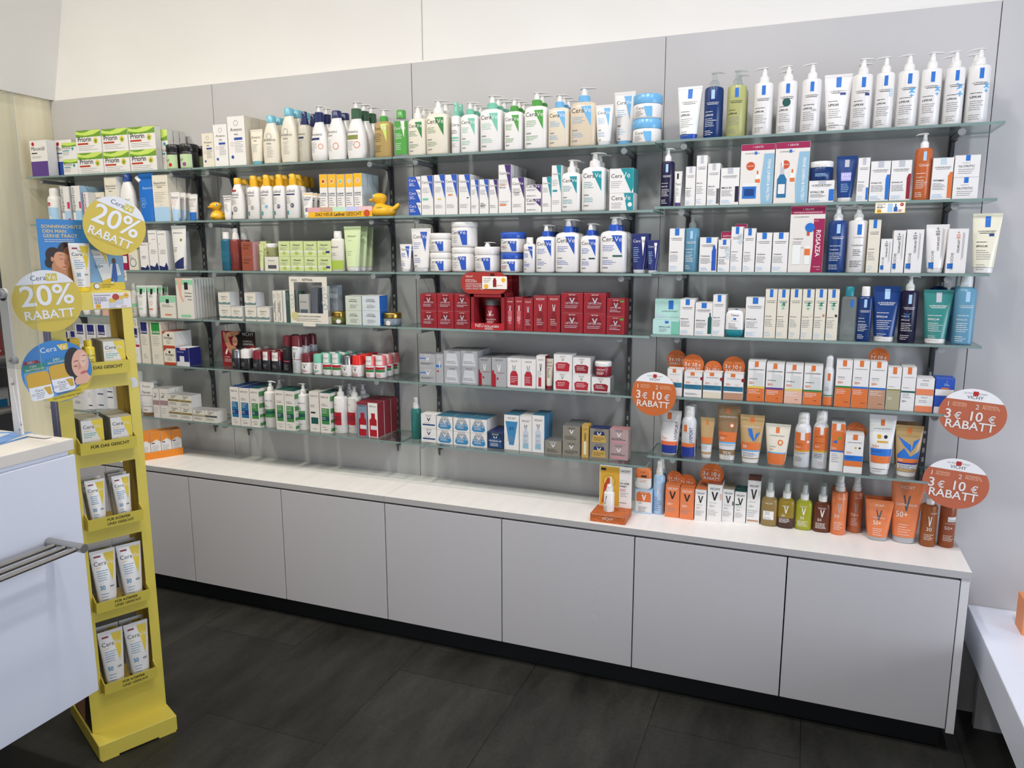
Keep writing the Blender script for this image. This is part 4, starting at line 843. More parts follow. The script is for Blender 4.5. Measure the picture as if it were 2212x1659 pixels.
448 -194 1065 58 45 111 B:sv~~t22,78,88,k,VICHY;VY:w;p bd2,0,0,28,0,28,40,14,48,14,56,0,56;t36,90,46,rd,LIFTACTIV;r34,24,46,32,rd;T,gd~~grey carton with red dropper edge, second~~r3
505 -186 1065 56 42 112 B:w~~DR:cs~~white carton with red dropper bottle, first~~r2
561 -183 1065 55 42 111 B:w~~DR:cs~~white carton with red dropper bottle, second~~r2
606 -174 1065 35 42 123 B:w~~t20,84,86,k,VICHY;VY:k;r24,6,58,34,cs;l12,70,52,4,5,g;S,ma~~slim white carton with red vial~~
635 -169 1065 31 22 112 TB:cr,cs~~t10,90,84,k,VICHY;t4,96,74,nv,Tester;l30,70,66,8,4,k~~slim cream tester tube with red cap~~
693 -179 1065 69 60 133 B:w~~VJ:cs~~white carton with crimson jar picture, piled~~k2
762 -171 1065 68 60 62 B:w~~VJ:cs~~white carton below the dark red one~~
762 -171 1127 67 60 62 B:w~~VJ:ma;S,sv~~white carton with dark red jar picture~~
833 -164 1065 70 55 54 B:w~~VJ:ma;S,sv~~white carton below the tester jar~~
833 -164 1119 61 62 55 JR:ma,w~~t20,80,60,w,VICHY;l20,80,44,3,10,w~~dark red tester jar with white lid~~
#36
56 -149 816 41 42 171 SP:tg~,w~~l30,70,60,6,6,tl~~slim teal foam bottle with white pump~~
132 -166 816 68 55 114 B:w~~t30,70,84,k,VICHY;VY:nv;l20,80,38,1,5,g;r10,20,92,30,nb~~white carton with navy bar~~k2
204 -168 816 70 50 112 B:w~~MJ:~~blue jar carton, first pile~~r2,k2
278 -169 816 71 50 112 B:w~~MJ:~~blue jar carton, middle pile~~r2,k2
351 -170 816 70 50 112 B:w~~MJ:~~blue jar carton, last pile~~r2,k2
420 -167 816 67 55 65 B:ng~~t28,72,82,wg,VICHY;VY:w;p db,18,64,82,64,92,10,8,10;t10,90,42,w,MINERAL 89;l20,80,30,3,7,w;T,nv~~dark navy carton beside the jar piles~~r2
485 -161 816 61 50 137 B:w~~t22,78,88,k,VICHY;p bt,8,82,92,82,76,40,66,14,34,14,24,40;t34,66,56,nb,89;l20,80,38,4,4,g;T,tq~~white carton with blue tube picture~~r2
543 -162 816 49 45 136 B:w~~VS:~~white carton with clear serum bottle, smaller~~r2
593 -161 816 49 45 144 B:w~~VS:;T,tq;S,bt~~white carton with clear serum bottle, larger~~r2
654 -165 816 66 55 52 B:go~~t28,72,80,wg,VICHY;VY:w;l12,88,34,3,9,k;T,gd~~bronze-grey carton at the pile edge~~
725 -164 816 68 55 53 B:go~~t28,72,80,k,VICHY;VY:w;l12,88,34,3,9,k;T,gd~~bronze-grey carton at the bottom~~r2
725 -164 869 67 55 61 B:go~~t28,72,80,k,VICHY;VY:w;l12,88,34,3,9,k;T,gd~~bronze-grey carton on top~~r2
779 -170 816 26 40 123 B:gl~~t16,84,86,k,VICHY;VY:k;p cr,30,10,70,10,70,50,30,50;T,gl~~slim gold carton~~
831 -167 816 70 55 113 B:go~~t30,70,88,k,VICHY;p nv,24,82,76,82,80,58,20,58;VY:w;p gl,18,58,82,58,90,10,10,10;l20,80,40,3,9,k;T,nv~~gold carton with navy-lidded jar picture~~k2
902 -156 816 69 55 114 B:pk2~~t28,72,84,k,VICHY;VY:w;l10,86,38,2,8,k;r10,8,90,22,ro3;T,ro3~~dusty pink carton at shelf end~~k2
#33
54 -190 1491 52 26 106 TB:w,wg~~CB:rb~~small white tube with blue triangle~~r2
118 -190 1491 85 40 165 TB:w,wg~~CB:rb~~tall white tube with blue triangle~~
192 -190 1491 90 91 146 JR:w,w~~CJ:rb~~squat white cream jar, white lid~~k2,z .3
286 -190 1491 92 93 92 JR:w,w~~CJ:rb~~white cream jar under the tall one~~z .22
288 -190 1583 99 100 94 JR:w,w~~CJ:rb~~tall white cream jar, blue panel~~z .2
382 -190 1491 97 98 112 JP:w,w~~CJ:rb~~white cream jar with pump lid~~
484 -190 1491 84 85 71 JR:w,rb~~CJ:rb;l8,40,42,2,7,rd~~white jar with royal blue lid, lower~~z .3
487 -190 1562 93 94 75 JR:w,rb~~CJ:rb;l8,40,42,2,7,rd~~white jar with royal blue lid, upper~~z .3
563 -190 1491 45 29 126 BT:w,w~~CB:rb~~small white bottle with white flip cap~~
623 -190 1491 71 45 171 CP:w,rb~~CB:rb~~white pump bottle, royal blue collar, shortest~~r3
704 -190 1491 89 55 189 CP:w,rb~~CB:rb~~white pump bottle, royal blue collar, second from left~~r2
787 -190 1491 68 43 173 CP:w,rb~~CB:rb;r50,38,84,42,dt~~white pump bottle, royal blue collar, dark tag~~r2
872 -196 1491 94 59 193 CP:w,rb~~CB:rb;r52,40,88,44,dt~~white pump bottle, royal blue collar, largest~~r2
964 -190 1491 60 35 135 TB:ny,wg~~p w,58,92,84,92,80,44;t8,56,78,w,Cera;t56,84,78,nv,Ve;l10,56,64,8,5,lb~~navy tube on clear cap, larger~~r2
1011 -195 1491 43 28 112 TB:ny,wg~~p w,58,92,84,92,80,44;t8,56,78,w,Cera;t56,84,78,nv,Ve;l10,56,64,8,5,lb~~navy tube on clear cap, smaller~~
#34
160 -200 1279 70 60 131 B:rx~~RV:~~red carton with jar picture, first pile~~k2
231 -200 1279 68 60 132 B:rx~~RV:~~red carton with jar picture, second pile~~k2
298 -194 1279 66 60 132 B:rx~~RV:~~red carton with jar picture, beside the display~~k2
491 -190 1279 33 45 121 B:rx~~RT:~~slim red carton with tube picture, beside display~~r2
526 -190 1279 31 45 123 B:rx~~RT:~~slim red carton with tube picture, second~~r2
562 -190 1279 37 45 118 B:rx~~RD:~~narrow red carton with vial picture~~r2
609 -190 1279 52 45 130 B:rx~~RD:~~tall red carton with dropper picture, first~~r2
661 -190 1279 48 45 131 B:rx~~RD:~~tall red carton with dropper picture, second~~r2
729 -190 1279 81 60 142 B:rx~~RV:~~large red carton with jar picture, left pile~~k2
813 -190 1279 81 60 143 B:rx~~RV:~~large red carton with jar picture, right pile~~k2
888 -190 1279 64 60 125 B:rx~~RV:;r74,80,96,90,gr~~red carton with small green flag~~k2
#23
-816 -190 1491 48 30 162 BT:tq~,w~~l12,84,60,6,6,tl~~slim turquoise bottle with white cap~~
-774 -190 1491 48 49 178 SP:rw~,w~~l12,84,50,6,6,k~~red-brown foam bottle with white pump~~r2
-697 -190 1491 58 60 121 B:rn~~t22,78,72,k,Olivenöl;l12,88,58,2,8,k;S,pk~~red-brown carton with pink side~~k2
-629 -190 1491 24 20 111 TB:lo,w~~t8,92,70,k,Olive;l10,80,60,5,5,g~~slim pale green tube~~
-653 -140 1491 32 40 124 B:lo~~t8,92,70,k,Olive~~pale green carton behind the slim tube~~
-573 -190 1491 70 55 59 B:wl~~t22,70,68,k,Olivenöl;r22,16,84,42,dg;r14,56,90,60,lo~~white and green carton under a clear jar~~
-585 -190 1550 52 53 54 JR:oj~,w~~l14,60,50,3,9,k~~small olive cream jar with white lid~~
-507 -190 1491 56 55 122 B:lo~~OL:~~pale green carton, first pile~~k2
-445 -190 1491 64 55 122 B:lo~~OL:~~pale green carton, second pile~~k2
-379 -190 1491 63 55 121 B:lo~~OL:~~pale green carton, third pile~~k2
-312 -190 1491 64 55 121 B:lo~~OL:;r62,20,92,34,vi~~pale green carton with violet flag~~k2
-256 -190 1491 56 35 159 BT:wl,w~~t4,66,72,k,livenöl;r0,6,100,34,ly;l12,60,56,3,4,g~~tall white and lime bottle with white cap~~
-189 -190 1491 79 42 177 TB:lw,w~~t20,76,76,k,Olivenöl;l24,70,68,1,4,g;l20,70,44,3,4,g~~tall pale green tube~~r3
#24
-835 -190 1279 64 55 119 B:wl~~HY:~~white jar carton, grey-green band, wall side pile~~k2
-771 -190 1279 61 55 58 B:wl~~HY:~~single white jar carton, grey-green band~~
-696 -190 1279 59 55 120 B:wl~~HY:~~white jar carton, grey-green band, second pile~~k2
-631 -190 1279 65 55 60 B:wl~~HY:~~single white jar carton left of lash cartons~~
-567 -190 1279 23 35 131 B:wl~~v60,4,70,k,Wimpern Booster;l10,90,88,4,4,g;r10,30,30,60,g~~narrow white lash booster carton, first~~
-542 -190 1279 23 35 132 B:wl~~v60,4,70,k,Wimpern Booster;l10,90,88,4,4,g;r10,30,30,60,g~~narrow white lash booster carton, second~~r2
-520 -190 1279 14 35 133 B:w~~l10,90,90,18,4,lb;T,w~~narrow white carton with fine print~~
-500 -190 1279 22 35 133 B:fd~~l10,90,90,6,4,g~~narrow dark green carton~~
-341 -120 1279 20 35 153 B:bw~~l10,90,90,18,4,g~~narrow pale carton right of the frame, first~~
-317 -120 1279 24 35 154 B:bw~~l10,90,90,18,4,g~~narrow pale carton right of the frame, second~~
-273 -190 1279 61 62 50 JR:ol~,gl~~c72,40,16,w;l14,56,44,2,9,k~~squat olive glass jar with gold lid~~z .45
-184 -190 1279 74 60 116 B:cm2~~EL:~~pale green-grey carton with script logo~~k2
-103 -190 1279 81 60 118 B:bw2~~EL:;S,bb~~pale blue-grey carton with script logo~~k2
-27 -190 1279 72 73 51 JR:gs~,gl~~c52,38,16,w;l8,44,44,2,9,k~~squat grey glass jar with gold lid~~z .42
#25
-804 -190 1065 48 49 87 RO:k,sv~~l20,70,60,4,9,g~~black roll-on with silver cap~~r2
-756 -186 1065 53 53 88 RO:k,w~~l20,70,60,4,9,g~~black roll-on with white cap~~r3
-694 -184 1065 50 51 85 RO:k,rb2~~l20,70,60,4,9,g~~black roll-on with plain dark red cap~~r2
-643 -183 1065 45 46 85 RO:k,rb2~~r10,100,80,180,w;t14,76,125,ma,20%;l20,70,60,4,9,g~~black roll-on with discount label, first~~r3
-593 -184 1065 52 53 84 RO:k,rb2~~r10,100,80,180,w;t14,76,125,ma,20%;l20,70,60,4,9,g~~black roll-on with discount label, second~~r3
-538 -179 1065 45 46 155 SC:k,mr2~~t4,60,82,g,VICHY;p ma,14,76,24,76,32,60,28,60;r10,38,90,41,ro;l14,80,28,5,5,g~~black deodorant can with dark red cap~~r2
-480 -193 1065 45 46 157 SC:wg,mr2~~t16,84,84,k,VICHY;VY:k;r0,48,100,50,ma;l14,80,40,6,5,g~~white deodorant can with dark red cap~~r3
-432 -194 1065 50 51 86 RO:w,mr2~~t20,80,78,k,VICHY;VY:k;l20,80,34,3,8,rd~~white roll-on with dark red cap~~r2
-375 -193 1065 45 46 86 RO:w,mi~~t14,74,78,k,VICHY;VY:k;r10,30,80,38,mi;l20,70,24,2,8,g~~white roll-on with mint cap, plain~~r2
-329 -192 1065 43 44 89 RO:w,mi~~p w,10,110,84,110,84,190,10,190;p gg,0,50,100,50,100,70,0,70;p rd,0,72,100,72,100,92,0,92;t10,80,140,k,VICHY;r26,10,70,38,wg~~mint-capped roll-on with twin-pack sleeve, first~~r3
-283 -193 1065 45 46 90 RO:w,mi~~p w,10,110,84,110,84,190,10,190;p gg,0,50,100,50,100,70,0,70;p rd,0,72,100,72,100,92,0,92;t10,80,140,k,VICHY;r26,10,70,38,wg~~mint-capped roll-on with twin-pack sleeve, second~~r3
-234 -194 1065 47 47 87 RO:w,sv~~t14,74,78,k,VICHY;VY:k;l20,80,30,4,8,g~~white roll-on with silver cap~~r3
-187 -189 1065 49 50 87 RO:w,re~~t14,74,78,k,VICHY;VY:k;l20,80,30,4,8,rd~~white roll-on with bright red cap~~r3
-126 -188 1065 41 42 86 RO:w,sa4~~p w,10,110,84,110,84,190,10,190;p gg,0,50,100,50,100,70,0,70;p rd,0,72,100,72,100,92,0,92;t10,80,140,k,VICHY;r26,10,70,38,pk~~pink-capped roll-on with twin-pack sleeve, first~~r3
-82 -183 1065 46 47 90 RO:w,sa4~~p w,10,110,84,110,84,190,10,190;p gg,0,50,100,50,100,70,0,70;p rd,0,72,100,72,100,92,0,92;t10,80,140,k,VICHY;r26,10,70,38,pk~~pink-capped roll-on with twin-pack sleeve, second~~r3
#26
-804 -200 816 48 48 173 B:wk~~DC:db2,nb~~white hair care carton, blue panel, left end~~r3
-751 -200 816 54 48 171 B:wk~~DC:db2,nb~~white hair care carton, blue panel, second~~r3
-696 -200 816 49 48 172 B:wk~~DC:dg2,dt;B,dg2~~white carton, green panel and green-barred side~~r2
-640 -189 816 55 56 204 LP:w,w~~t26,90,76,k,DERCOS;r18,30,100,54,dg2;r18,40,100,48,dt;l18,70,64,2,4,k~~white shampoo pump, green label, left~~r2
-565 -198 816 46 48 173 B:wk~~DC:dg2,dt~~white carton, green panel, right of first pump~~r2
-514 -197 816 52 48 172 B:wk~~DC:dg2,dt;B,dg2~~white carton, green panel, left of second pump~~r2
-477 -176 816 52 52 201 LP:w,w~~t26,90,76,k,DERCOS;r10,30,90,56,dg2;r10,38,90,48,dt;l18,70,64,2,4,k;t30,66,16,k,VICHY~~white shampoo pump, green label, right~~nl
-403 -178 816 50 48 173 B:wk~~t12,86,88,k,DERCOS;l12,60,66,2,4,k;r12,46,60,50,k;r14,20,86,36,dt;t30,66,6,k,VICHY~~white hair care carton with small dark panel~~r2
-347 -181 816 52 48 171 B:wk~~DC:dg2,dt;B,dg2~~white carton, green panel, left of red pumps~~r2
-294 -172 816 59 60 201 LP:w,w~~t6,46,80,k,DERCOS;r0,24,80,60,bd2;r0,36,80,50,ma;t14,46,12,k,VICHY~~white shampoo pump, red label, left~~r2,nl
-241 -150 816 59 60 199 LP:w,w~~t6,46,80,k,DERCOS;r0,24,80,60,bd2;r0,36,80,50,ma;t14,46,12,k,VICHY~~white shampoo pump, red label, behind red cartons~~r2,nl
-170 -176 816 48 50 143 B:gb~~t14,84,88,k,DERCOS;p bd2,14,2,90,2,90,50,74,56,74,70,34,70,34,56,14,50;r26,22,90,34,wg;r0,94,100,100,ma;S,ma;T,ma~~dark red serum carton, left of two~~r3
-120 -175 816 46 50 144 B:w~~t14,84,88,k,DERCOS;p bd2,14,2,90,2,90,50,74,56,74,70,34,70,34,56,14,50;r26,22,90,34,wg;S,ma;T,ma~~dark red serum carton, right of two~~r3
#13
-1390 -190 1491 31 45 105 B:cm~~r20,30,100,60,w;t10,80,78,w,2X~~red carton at the stand's edge~~
-1340 -190 1491 60 45 92 B:cr~~o50,36,34,tq;r0,0,8,100,cs;l10,60,70,4,5,g~~cream carton with turquoise swirl~~
-1270 -190 1491 50 42 122 B:w~~DM:~~white carton with navy foot, shortest~~
-1215 -190 1491 51 42 176 B:w~~DM:;t40,84,76,rd,sensitiv~~white carton with navy foot and red mark~~r2
-1160 -190 1491 51 42 173 B:w~~DM:;S,wg~~white carton with navy foot beside the tube~~r3
-1069 -200 1491 84 38 193 TB:w,w~~t10,80,82,k,DERMASENCE;p nv,4,4,96,4,96,30,4,14;c74,68,8,ol;l10,50,50,3,4,k~~tall white tube with navy slanted foot~~
#14
-1409 -150 1279 31 32 151 SC:w,w~~r0,36,100,50,lm;l10,80,30,4,5,k~~slim white can with mint band~~
-1320 -190 1279 61 28 142 TB:w,w~~HT:lm~~small white foot tube, green cross mark~~r3
-1257 -190 1279 61 28 143 TB:w,w~~HT:or~~small white foot tube, orange mark~~r3
-1156 -190 1279 92 50 98 B:wl~~r0,72,100,100,lm;r40,68,60,86,k;l14,84,58,2,7,k;r30,12,72,18,or~~low carton with mint top~~
-1053 -190 1279 96 13 178 B:wl~~r0,84,100,96,lm;r50,72,72,90,k;p sk2,6,100,40,100,30,60,44,44,34,40,20,56;t50,92,62,k,Hornhaut;t50,92,54,k,Entferner;t68,92,46,k,Maske;r20,4,80,10,lm;S,w~~foot mask packet with leg picture~~r8
-1674 -190 1279 58 28 140 TB:w,w~~HT:lm~~white foot tube seen through the stand, first~~
-1602 -190 1279 46 28 141 TB:w,w~~HT:lm~~white foot tube seen through the stand, second~~
-1538 -190 1279 36 40 134 B:sa~~l10,80,30,3,5,g~~pinkish carton seen through the stand~~
#15
-1810 -190 1065 28 40 130 B:w~~LI:ni~~short white carton, navy top, first seen through stand~~
-1767 -190 1065 39 40 134 B:w~~LI:ni~~short white carton, navy top, second seen through stand~~
-1715 -190 1065 58 42 168 B:w~~LI:ni~~tall white carton, navy top, third seen through stand~~
-1645 -190 1065 59 42 169 B:w~~LI:ni~~tall white carton, navy top, fourth seen through stand~~
-1576 -190 1065 58 42 170 B:w~~LI:ni~~tall white carton, navy top, fifth seen through stand~~
-1371 -190 1065 53 42 165 B:w~~LI:ni;r60,46,100,52,rd~~white carton, navy top, red mark~~
-1309 -190 1065 50 42 191 B:cr~~LI:ni~~tall cream carton with navy top~~r2
-1239 -190 1065 65 42 191 B:cr~~LI:gg2~~tall cream carton with green top~~r3
-1167 -190 1065 69 100 153 B:cr~~r0,0,100,16,oe;p oe,0,100,30,100,0,82;c50,78,9,k;t14,86,56,k,Emulgin;l30,70,44,3,7,g;S,w;T,oe~~cream carton with rust red corner~~k2
-1085 -195 1065 74 70 83 B:wg~~r0,24,100,100,ni;r30,88,76,100,pk;t8,60,74,lb,Viscontour;r24,10,60,54,wg;S,ni~~white and navy eye care carton~~
#16
-1767 -199 816 80 45 137 B:w~~r30,80,100,84,k;l20,80,60,4,5,g;l30,80,30,3,4,k~~white carton, dark bars, first seen through stand~~
-1725 -171 816 63 45 135 B:w~~r30,84,90,88,k;l20,80,60,4,5,g;r20,12,86,16,nv~~white carton, dark bars, second seen through stand~~
-1684 -144 816 68 45 133 B:wg~~t14,86,90,k,Eucerin;r20,84,90,86,nv;r20,54,90,58,nv;r20,12,86,16,nv~~white bottle carton, third seen through stand~~
-1637 -126 816 51 45 129 B:w~~o50,90,20,g;r20,64,90,68,nv;r20,42,90,46,nv~~white carton with ring, fourth seen through stand~~
-1456 -130 816 62 30 196 TB:w,w~~t20,90,60,k,Eucerin;l20,80,50,6,4,g~~tall white tube beside the stand's edge~~
-1341 -190 816 91 35 158 TB:w,br~~t24,76,84,k,Eucerin;t20,86,66,k,Pigment;r0,60,100,61,dg;r10,34,90,42,wg;r0,28,100,29,dg;t30,70,16,k,radiance~~white tube with brown cap, shelf front~~
-1383 -90 816 87 30 149 TB:wg,w~~t24,76,84,k,Eucerin~~white tube standing at the back~~
-1260 -200 816 38 45 137 B:wk~~EU:mu~~slim white carton, mauve band, narrower~~r2
-1213 -200 816 48 45 139 B:wk~~EU:mu~~slim white carton, mauve band, wider~~r2
-1153 -200 816 70 60 117 B:wl~~EU:gk~~low cream carton, olive band, left pile~~k2
-1083 -200 816 66 60 116 B:wl~~EU:gk~~low cream carton, olive band, right pile~~k2
-1012 -200 816 69 60 55 B:wl~~EU:kh~~low cream carton, khaki band, single~~
-942 -200 816 69 60 56 B:wl~~EU:dg~~low cream carton, dark grey band~~
#50
995 -139 618 62 45 90 B:sb2~~p or,6,50,94,50,94,84,76,94,24,94,6,84;r4,6,96,50,w;t24,76,86,w,VICHY;p w,38,80,46,80,52,66,58,80,66,80,54,54,50,54;t20,40,40,k,UV;l20,80,26,4,6,k~~pale blue carton with orange arch~~
990 -139 708 61 31 82 OV:w,or2~~v14,30,70,k,Tester;t34,66,80,k,VICHY;r40,60,74,68,k;l30,74,44,2,8,or~~white and orange tester bottle on carton~~fl
1046 -134 618 42 43 198 SP:sl,w~~t10,84,84,w,VICHY;VY:w;h10,40,7,g,50;l10,84,36,6,5,nb~~pale blue sun spray~~r2
1100 -144 618 51 38 122 B:og~~VC:k,w;T,oo~~orange carton, dark V, left of two~~r2
1152 -146 618 49 38 117 B:og~~VC:k,w;T,oo~~orange carton, dark V, right of two~~r2
1199 -141 618 39 36 115 B:w~~VC:k,g;T,or2~~white carton with orange top~~r3
1246 -134 618 50 38 137 B:w~~VC:k,g;r88,60,100,76,sa;T,rn~~larger white carton below a round sign~~r2
1291 -116 618 39 38 119 B:w~~VC:k,g;r88,52,100,64,dg;T,be2~~white carton with grey-beige top~~r2
1333 -114 618 39 36 114 B:w~~VC:k,g;r6,56,40,60,dt;T,dt~~white carton with dark green top~~r2
1376 -108 618 44 38 158 B:w~~VC:k,g;r6,5,94,9,bn;r88,66,100,78,be;T,rn~~tall white carton with red-brown top~~r2
#50
1430 -116 618 55 35 168 MS:km~,w~~t24,70,78,w,VICHY;r14,24,80,54,w;t24,54,40,g,30;l20,70,30,3,4,g~~milky khaki mist bottle, white label~~
1485 -117 618 55 34 171 MS:my~,w~~t24,70,74,w,VICHY;VY:w;r0,0,100,36,dn;h24,40,8,w,30;l10,80,32,4,4,w~~two-tone yellow and brown mist bottle~~
1542 -114 618 54 34 171 MS:lz~,w~~t24,70,78,w,VICHY;VY:w;h30,38,9,w,50;l14,80,30,5,4,w~~yellow-green mist bottle~~
1600 -115 618 56 35 173 MS:mb~,w~~t24,70,78,w,VICHY;VY:w;h24,38,9,w,50;l14,80,30,5,4,w~~dark brown mist bottle~~
1652 -122 618 50 50 204 SP:og,w~~t40,90,86,w,VICHY;VY:sv;h16,42,8,w,30;l20,80,30,5,4,w~~orange spray bottle, slimmer cap, front~~r2
1706 -80 618 47 48 196 SP:oh,w~~t40,90,86,w,VICHY;VY:sv;h16,42,8,w,50+;l20,80,36,5,4,w~~darker orange spray bottle~~
1773 -132 618 84 42 136 TB:og,sv~~t32,68,84,w,VICHY;VY:dg;t22,78,56,w,CAPITAL SOLEIL;t26,62,40,w,50+;l24,76,30,4,5,w~~small orange tube on silver cap~~r2
1853 -126 618 97 50 210 TB:og,sv~~t26,74,86,w,VICHY;VY:dg;t10,90,60,w,CAPITAL SOLEIL;t12,56,42,w,50+;l20,80,30,5,4,w~~large orange tube on silver cap~~
1921 -130 618 48 49 180 LP:ao~,w~~t50,96,82,w,VICHY;VY:w;h30,40,9,w,30;l20,90,30,4,4,w~~amber oil bottle under the lowest round sign~~nl
1976 -117 618 48 49 178 LP:ap~,w~~r40,66,96,78,w;t42,94,68,k,Tester;t24,96,60,w,CAPITAL SOLEIL;t24,76,46,w,50+;l20,90,30,4,4,w~~amber oil tester bottle at worktop end~~nl
'''
place_all(ITEMS)

# ------------------------------------------------------------------ loose pieces on the shelves
def flat_sign(name, w, h, t, design, base, loc, rz=0, tilt=0, label=None, cat='sign', outline=None, round_=False, sx=1, group=None, rx=0):
    """a printed card of thickness t; its face looks along -y, centre of the lower edge at loc"""
    q = MB(); m = mat(base, 'paper')
    if round_:
        pts = [(x*sx, z) for x, z in circle(0, h/2, h/2, 56)]
    else: pts = outline or [(-w/2, 0), (w/2, 0), (w/2, h), (-w/2, h)]
    n = len(pts)
    q.add([(x, 0, z) for x, z in pts] + [(x, t, z) for x, z in pts], [tuple(range(n)), tuple(range(n, 2*n))[::-1]] + [(i+n, (i+1) % n+n, (i+1) % n, i) for i in range(n)], m)
    print_on(q, design, w*sx, h, lambda x, z: -.0001, True)
    if tilt:
        c, s = math.cos(tilt), math.sin(tilt)
        q.v = [(x*c-(z-h/2)*s, y, h/2+x*s+(z-h/2)*c) for x, y, z in q.v]
    o = q.build(name, None, loc); o.rotation_euler = (rx, 0, rz)
    if label: tag(o, label, cat, group)
    return o
def cap_seg(col, zc):
    a0 = math.asin((zc-50)/50); pts = [(50+50*math.cos(a0+(math.pi-2*a0)*i/24), 50+50*math.sin(a0+(math.pi-2*a0)*i/24)) for i in range(25)]
    return 'p%s,%s' % (col, ','.join('%.2f,%.2f' % p for p in pts))
BIG = cap_seg('ececee', 76) + ';t33,67,89,k,LA ROCHE-POSAY;r46,86.5,54,95,b5342e;t38,62,80,k,VICHY;h12,61,9,w,1;t19,40,67,f0c8a8,SONNEN-;t19,40,62.5,f0c8a8,PRODUKT;h53,61,9,w,2;t63,86,67,f0c8a8,SONNEN-;t63,88,62.5,f0c8a8,PRODUKTE;h10,38,18,w,3,1;h24,38,14,w,€,1;h48,38,18,w,10,1;h74,38,14,w,€,1;t13,86,20,w,RABATT,1'
SML = 'h12,68,7,f0c8a8,1;l18,38,68,1,4,f0c8a8;h54,68,7,f0c8a8,2;l60,84,68,1,4,f0c8a8;h10,42,18,w,3,1;h24,42,14,w,€,1;h48,42,18,w,10,1;h74,42,14,w,€,1;t16,84,24,w,RABATT,1'
BIG2 = BIG
flat_sign('discount_sign', .154, .154, .0009, BIG, 'c86a36', (1.034, -.2065-.0035, 1.073-.077+.006), 0, math.radians(-2), 'large round orange and white discount sign between third and fourth bay', 'sign', round_=True, group='large round discount signs')
flat_sign('discount_sign', .156, .156, .0009, BIG, 'b9664a', (1.992, -.2065-.0035, 1.079-.078), math.radians(-4), math.radians(-4), 'large round orange discount sign at the free shelf end, upper', 'sign', round_=True, sx=1.14, group='large round discount signs')  # same print as the first sign, base browned to carry its backlit shade
flat_sign('discount_sign', .158, .158, .0009, BIG, 'b9664a', (1.966, -.2065-.0035, .86-.079), math.radians(-4), math.radians(-4), 'large round orange discount sign at the free shelf end, lower', 'sign', round_=True, sx=1.13, group='large round discount signs')  # shade put into the base colour here too
flat_sign('discount_sign', 0.0679, 0.0679, .0008, SML, 'cf6a30', (1.0933, -0.1150, 1.1558), 0, math.radians(-2), 'small round orange discount sign, first above the banded cartons', 'sign', round_=True, group='small round discount signs')
flat_sign('discount_sign', 0.0735, 0.0735, .0008, SML, 'cf6a30', (1.1538, -0.1340, 1.1406), 0, math.radians(-2), 'small round orange discount sign, second above the banded cartons', 'sign', round_=True, group='small round discount signs')
flat_sign('discount_sign', 0.0595, 0.0595, .0008, SML, 'cf6a30', (1.2217, -0.1340, 1.1350), 0, math.radians(-2), 'smallest round orange discount sign, above the beige-footed carton', 'sign', round_=True, group='small round discount signs')
flat_sign('discount_sign', 0.0734, 0.0734, .0008, SML, 'cf6a30', (1.2900, -0.1340, 1.1396), 0, math.radians(-2), 'small round orange discount sign above the tan-footed carton', 'sign', round_=True, group='small round discount signs')
flat_sign('discount_sign', 0.0609, 0.0609, .0008, SML, 'cf6a30', (1.7328, -0.1390, 1.2004), 0, math.radians(-2), 'small round orange discount sign above the tall tan carton', 'sign', round_=True, group='small round discount signs')
flat_sign('discount_sign', 0.0650, 0.0650, .0008, SML, 'cf6a30', (1.6836, -0.1320, 0.9486), 0, math.radians(-2), 'small round orange discount sign above the blue-banded carton, bottom shelf', 'sign', round_=True, group='small round discount signs')
flat_sign('discount_sign', 0.0562, 0.0562, .0008, SML, 'cf6a30', (1.0984, -0.0980, 0.7234), 0, math.radians(-2), 'small round orange discount sign on the worktop, hindmost of three', 'sign', round_=True, group='small round discount signs')
flat_sign('discount_sign', 0.0588, 0.0588, .0008, SML, 'cf6a30', (1.1442, -0.1000, 0.7129), 0, math.radians(-2), 'small round orange discount sign above an orange carton on worktop', 'sign', round_=True, group='small round discount signs')
flat_sign('discount_sign', 0.0810, 0.0810, .0008, SML, 'cf6a30', (1.2306, -0.1000, 0.7412), 0, math.radians(-2), 'larger round orange discount sign above a white carton on worktop', 'sign', round_=True, group='small round discount signs')
# gift tray of face sunscreens
q = MB(); tw = .1505; M_TR = mat('ecb52c', 'paper')
q.box(-tw, tw, -.006, -.0035, 0, .040, M_TR); q.box(-tw, tw, .118, .121, 0, .05, mat('w', 'paper')); q.box(-tw, -tw+.002, -.0035, .118, 0, .035, mat('w', 'paper')); q.box(tw-.002, tw, -.0035, .118, 0, .035, mat('w', 'paper')); q.box(-tw+.002, tw-.002, -.0035, .118, 0, .0011, mat('w', 'paper'))
print_on(q, 'r0,56,20,100,dba6ae;r20,56,40,100,c9a08c;r40,56,60,100,bfe0c8;r60,56,80,100,c0c4ea;r80,56,100,100,e6c0c4;t13,40,16,k,DAS NEUE;t42,58,16,k,Ladival,1;t60,84,16,k,GESICHT;c92,34,4.5,ro2', 2*tw, .040, lambda x, z: -.0061)
tag(q.build('display_tray', None, (-0.2347, -.182, 1.7032)), 'yellow and pastel cardboard tray holding face sunscreen cartons', 'tray')
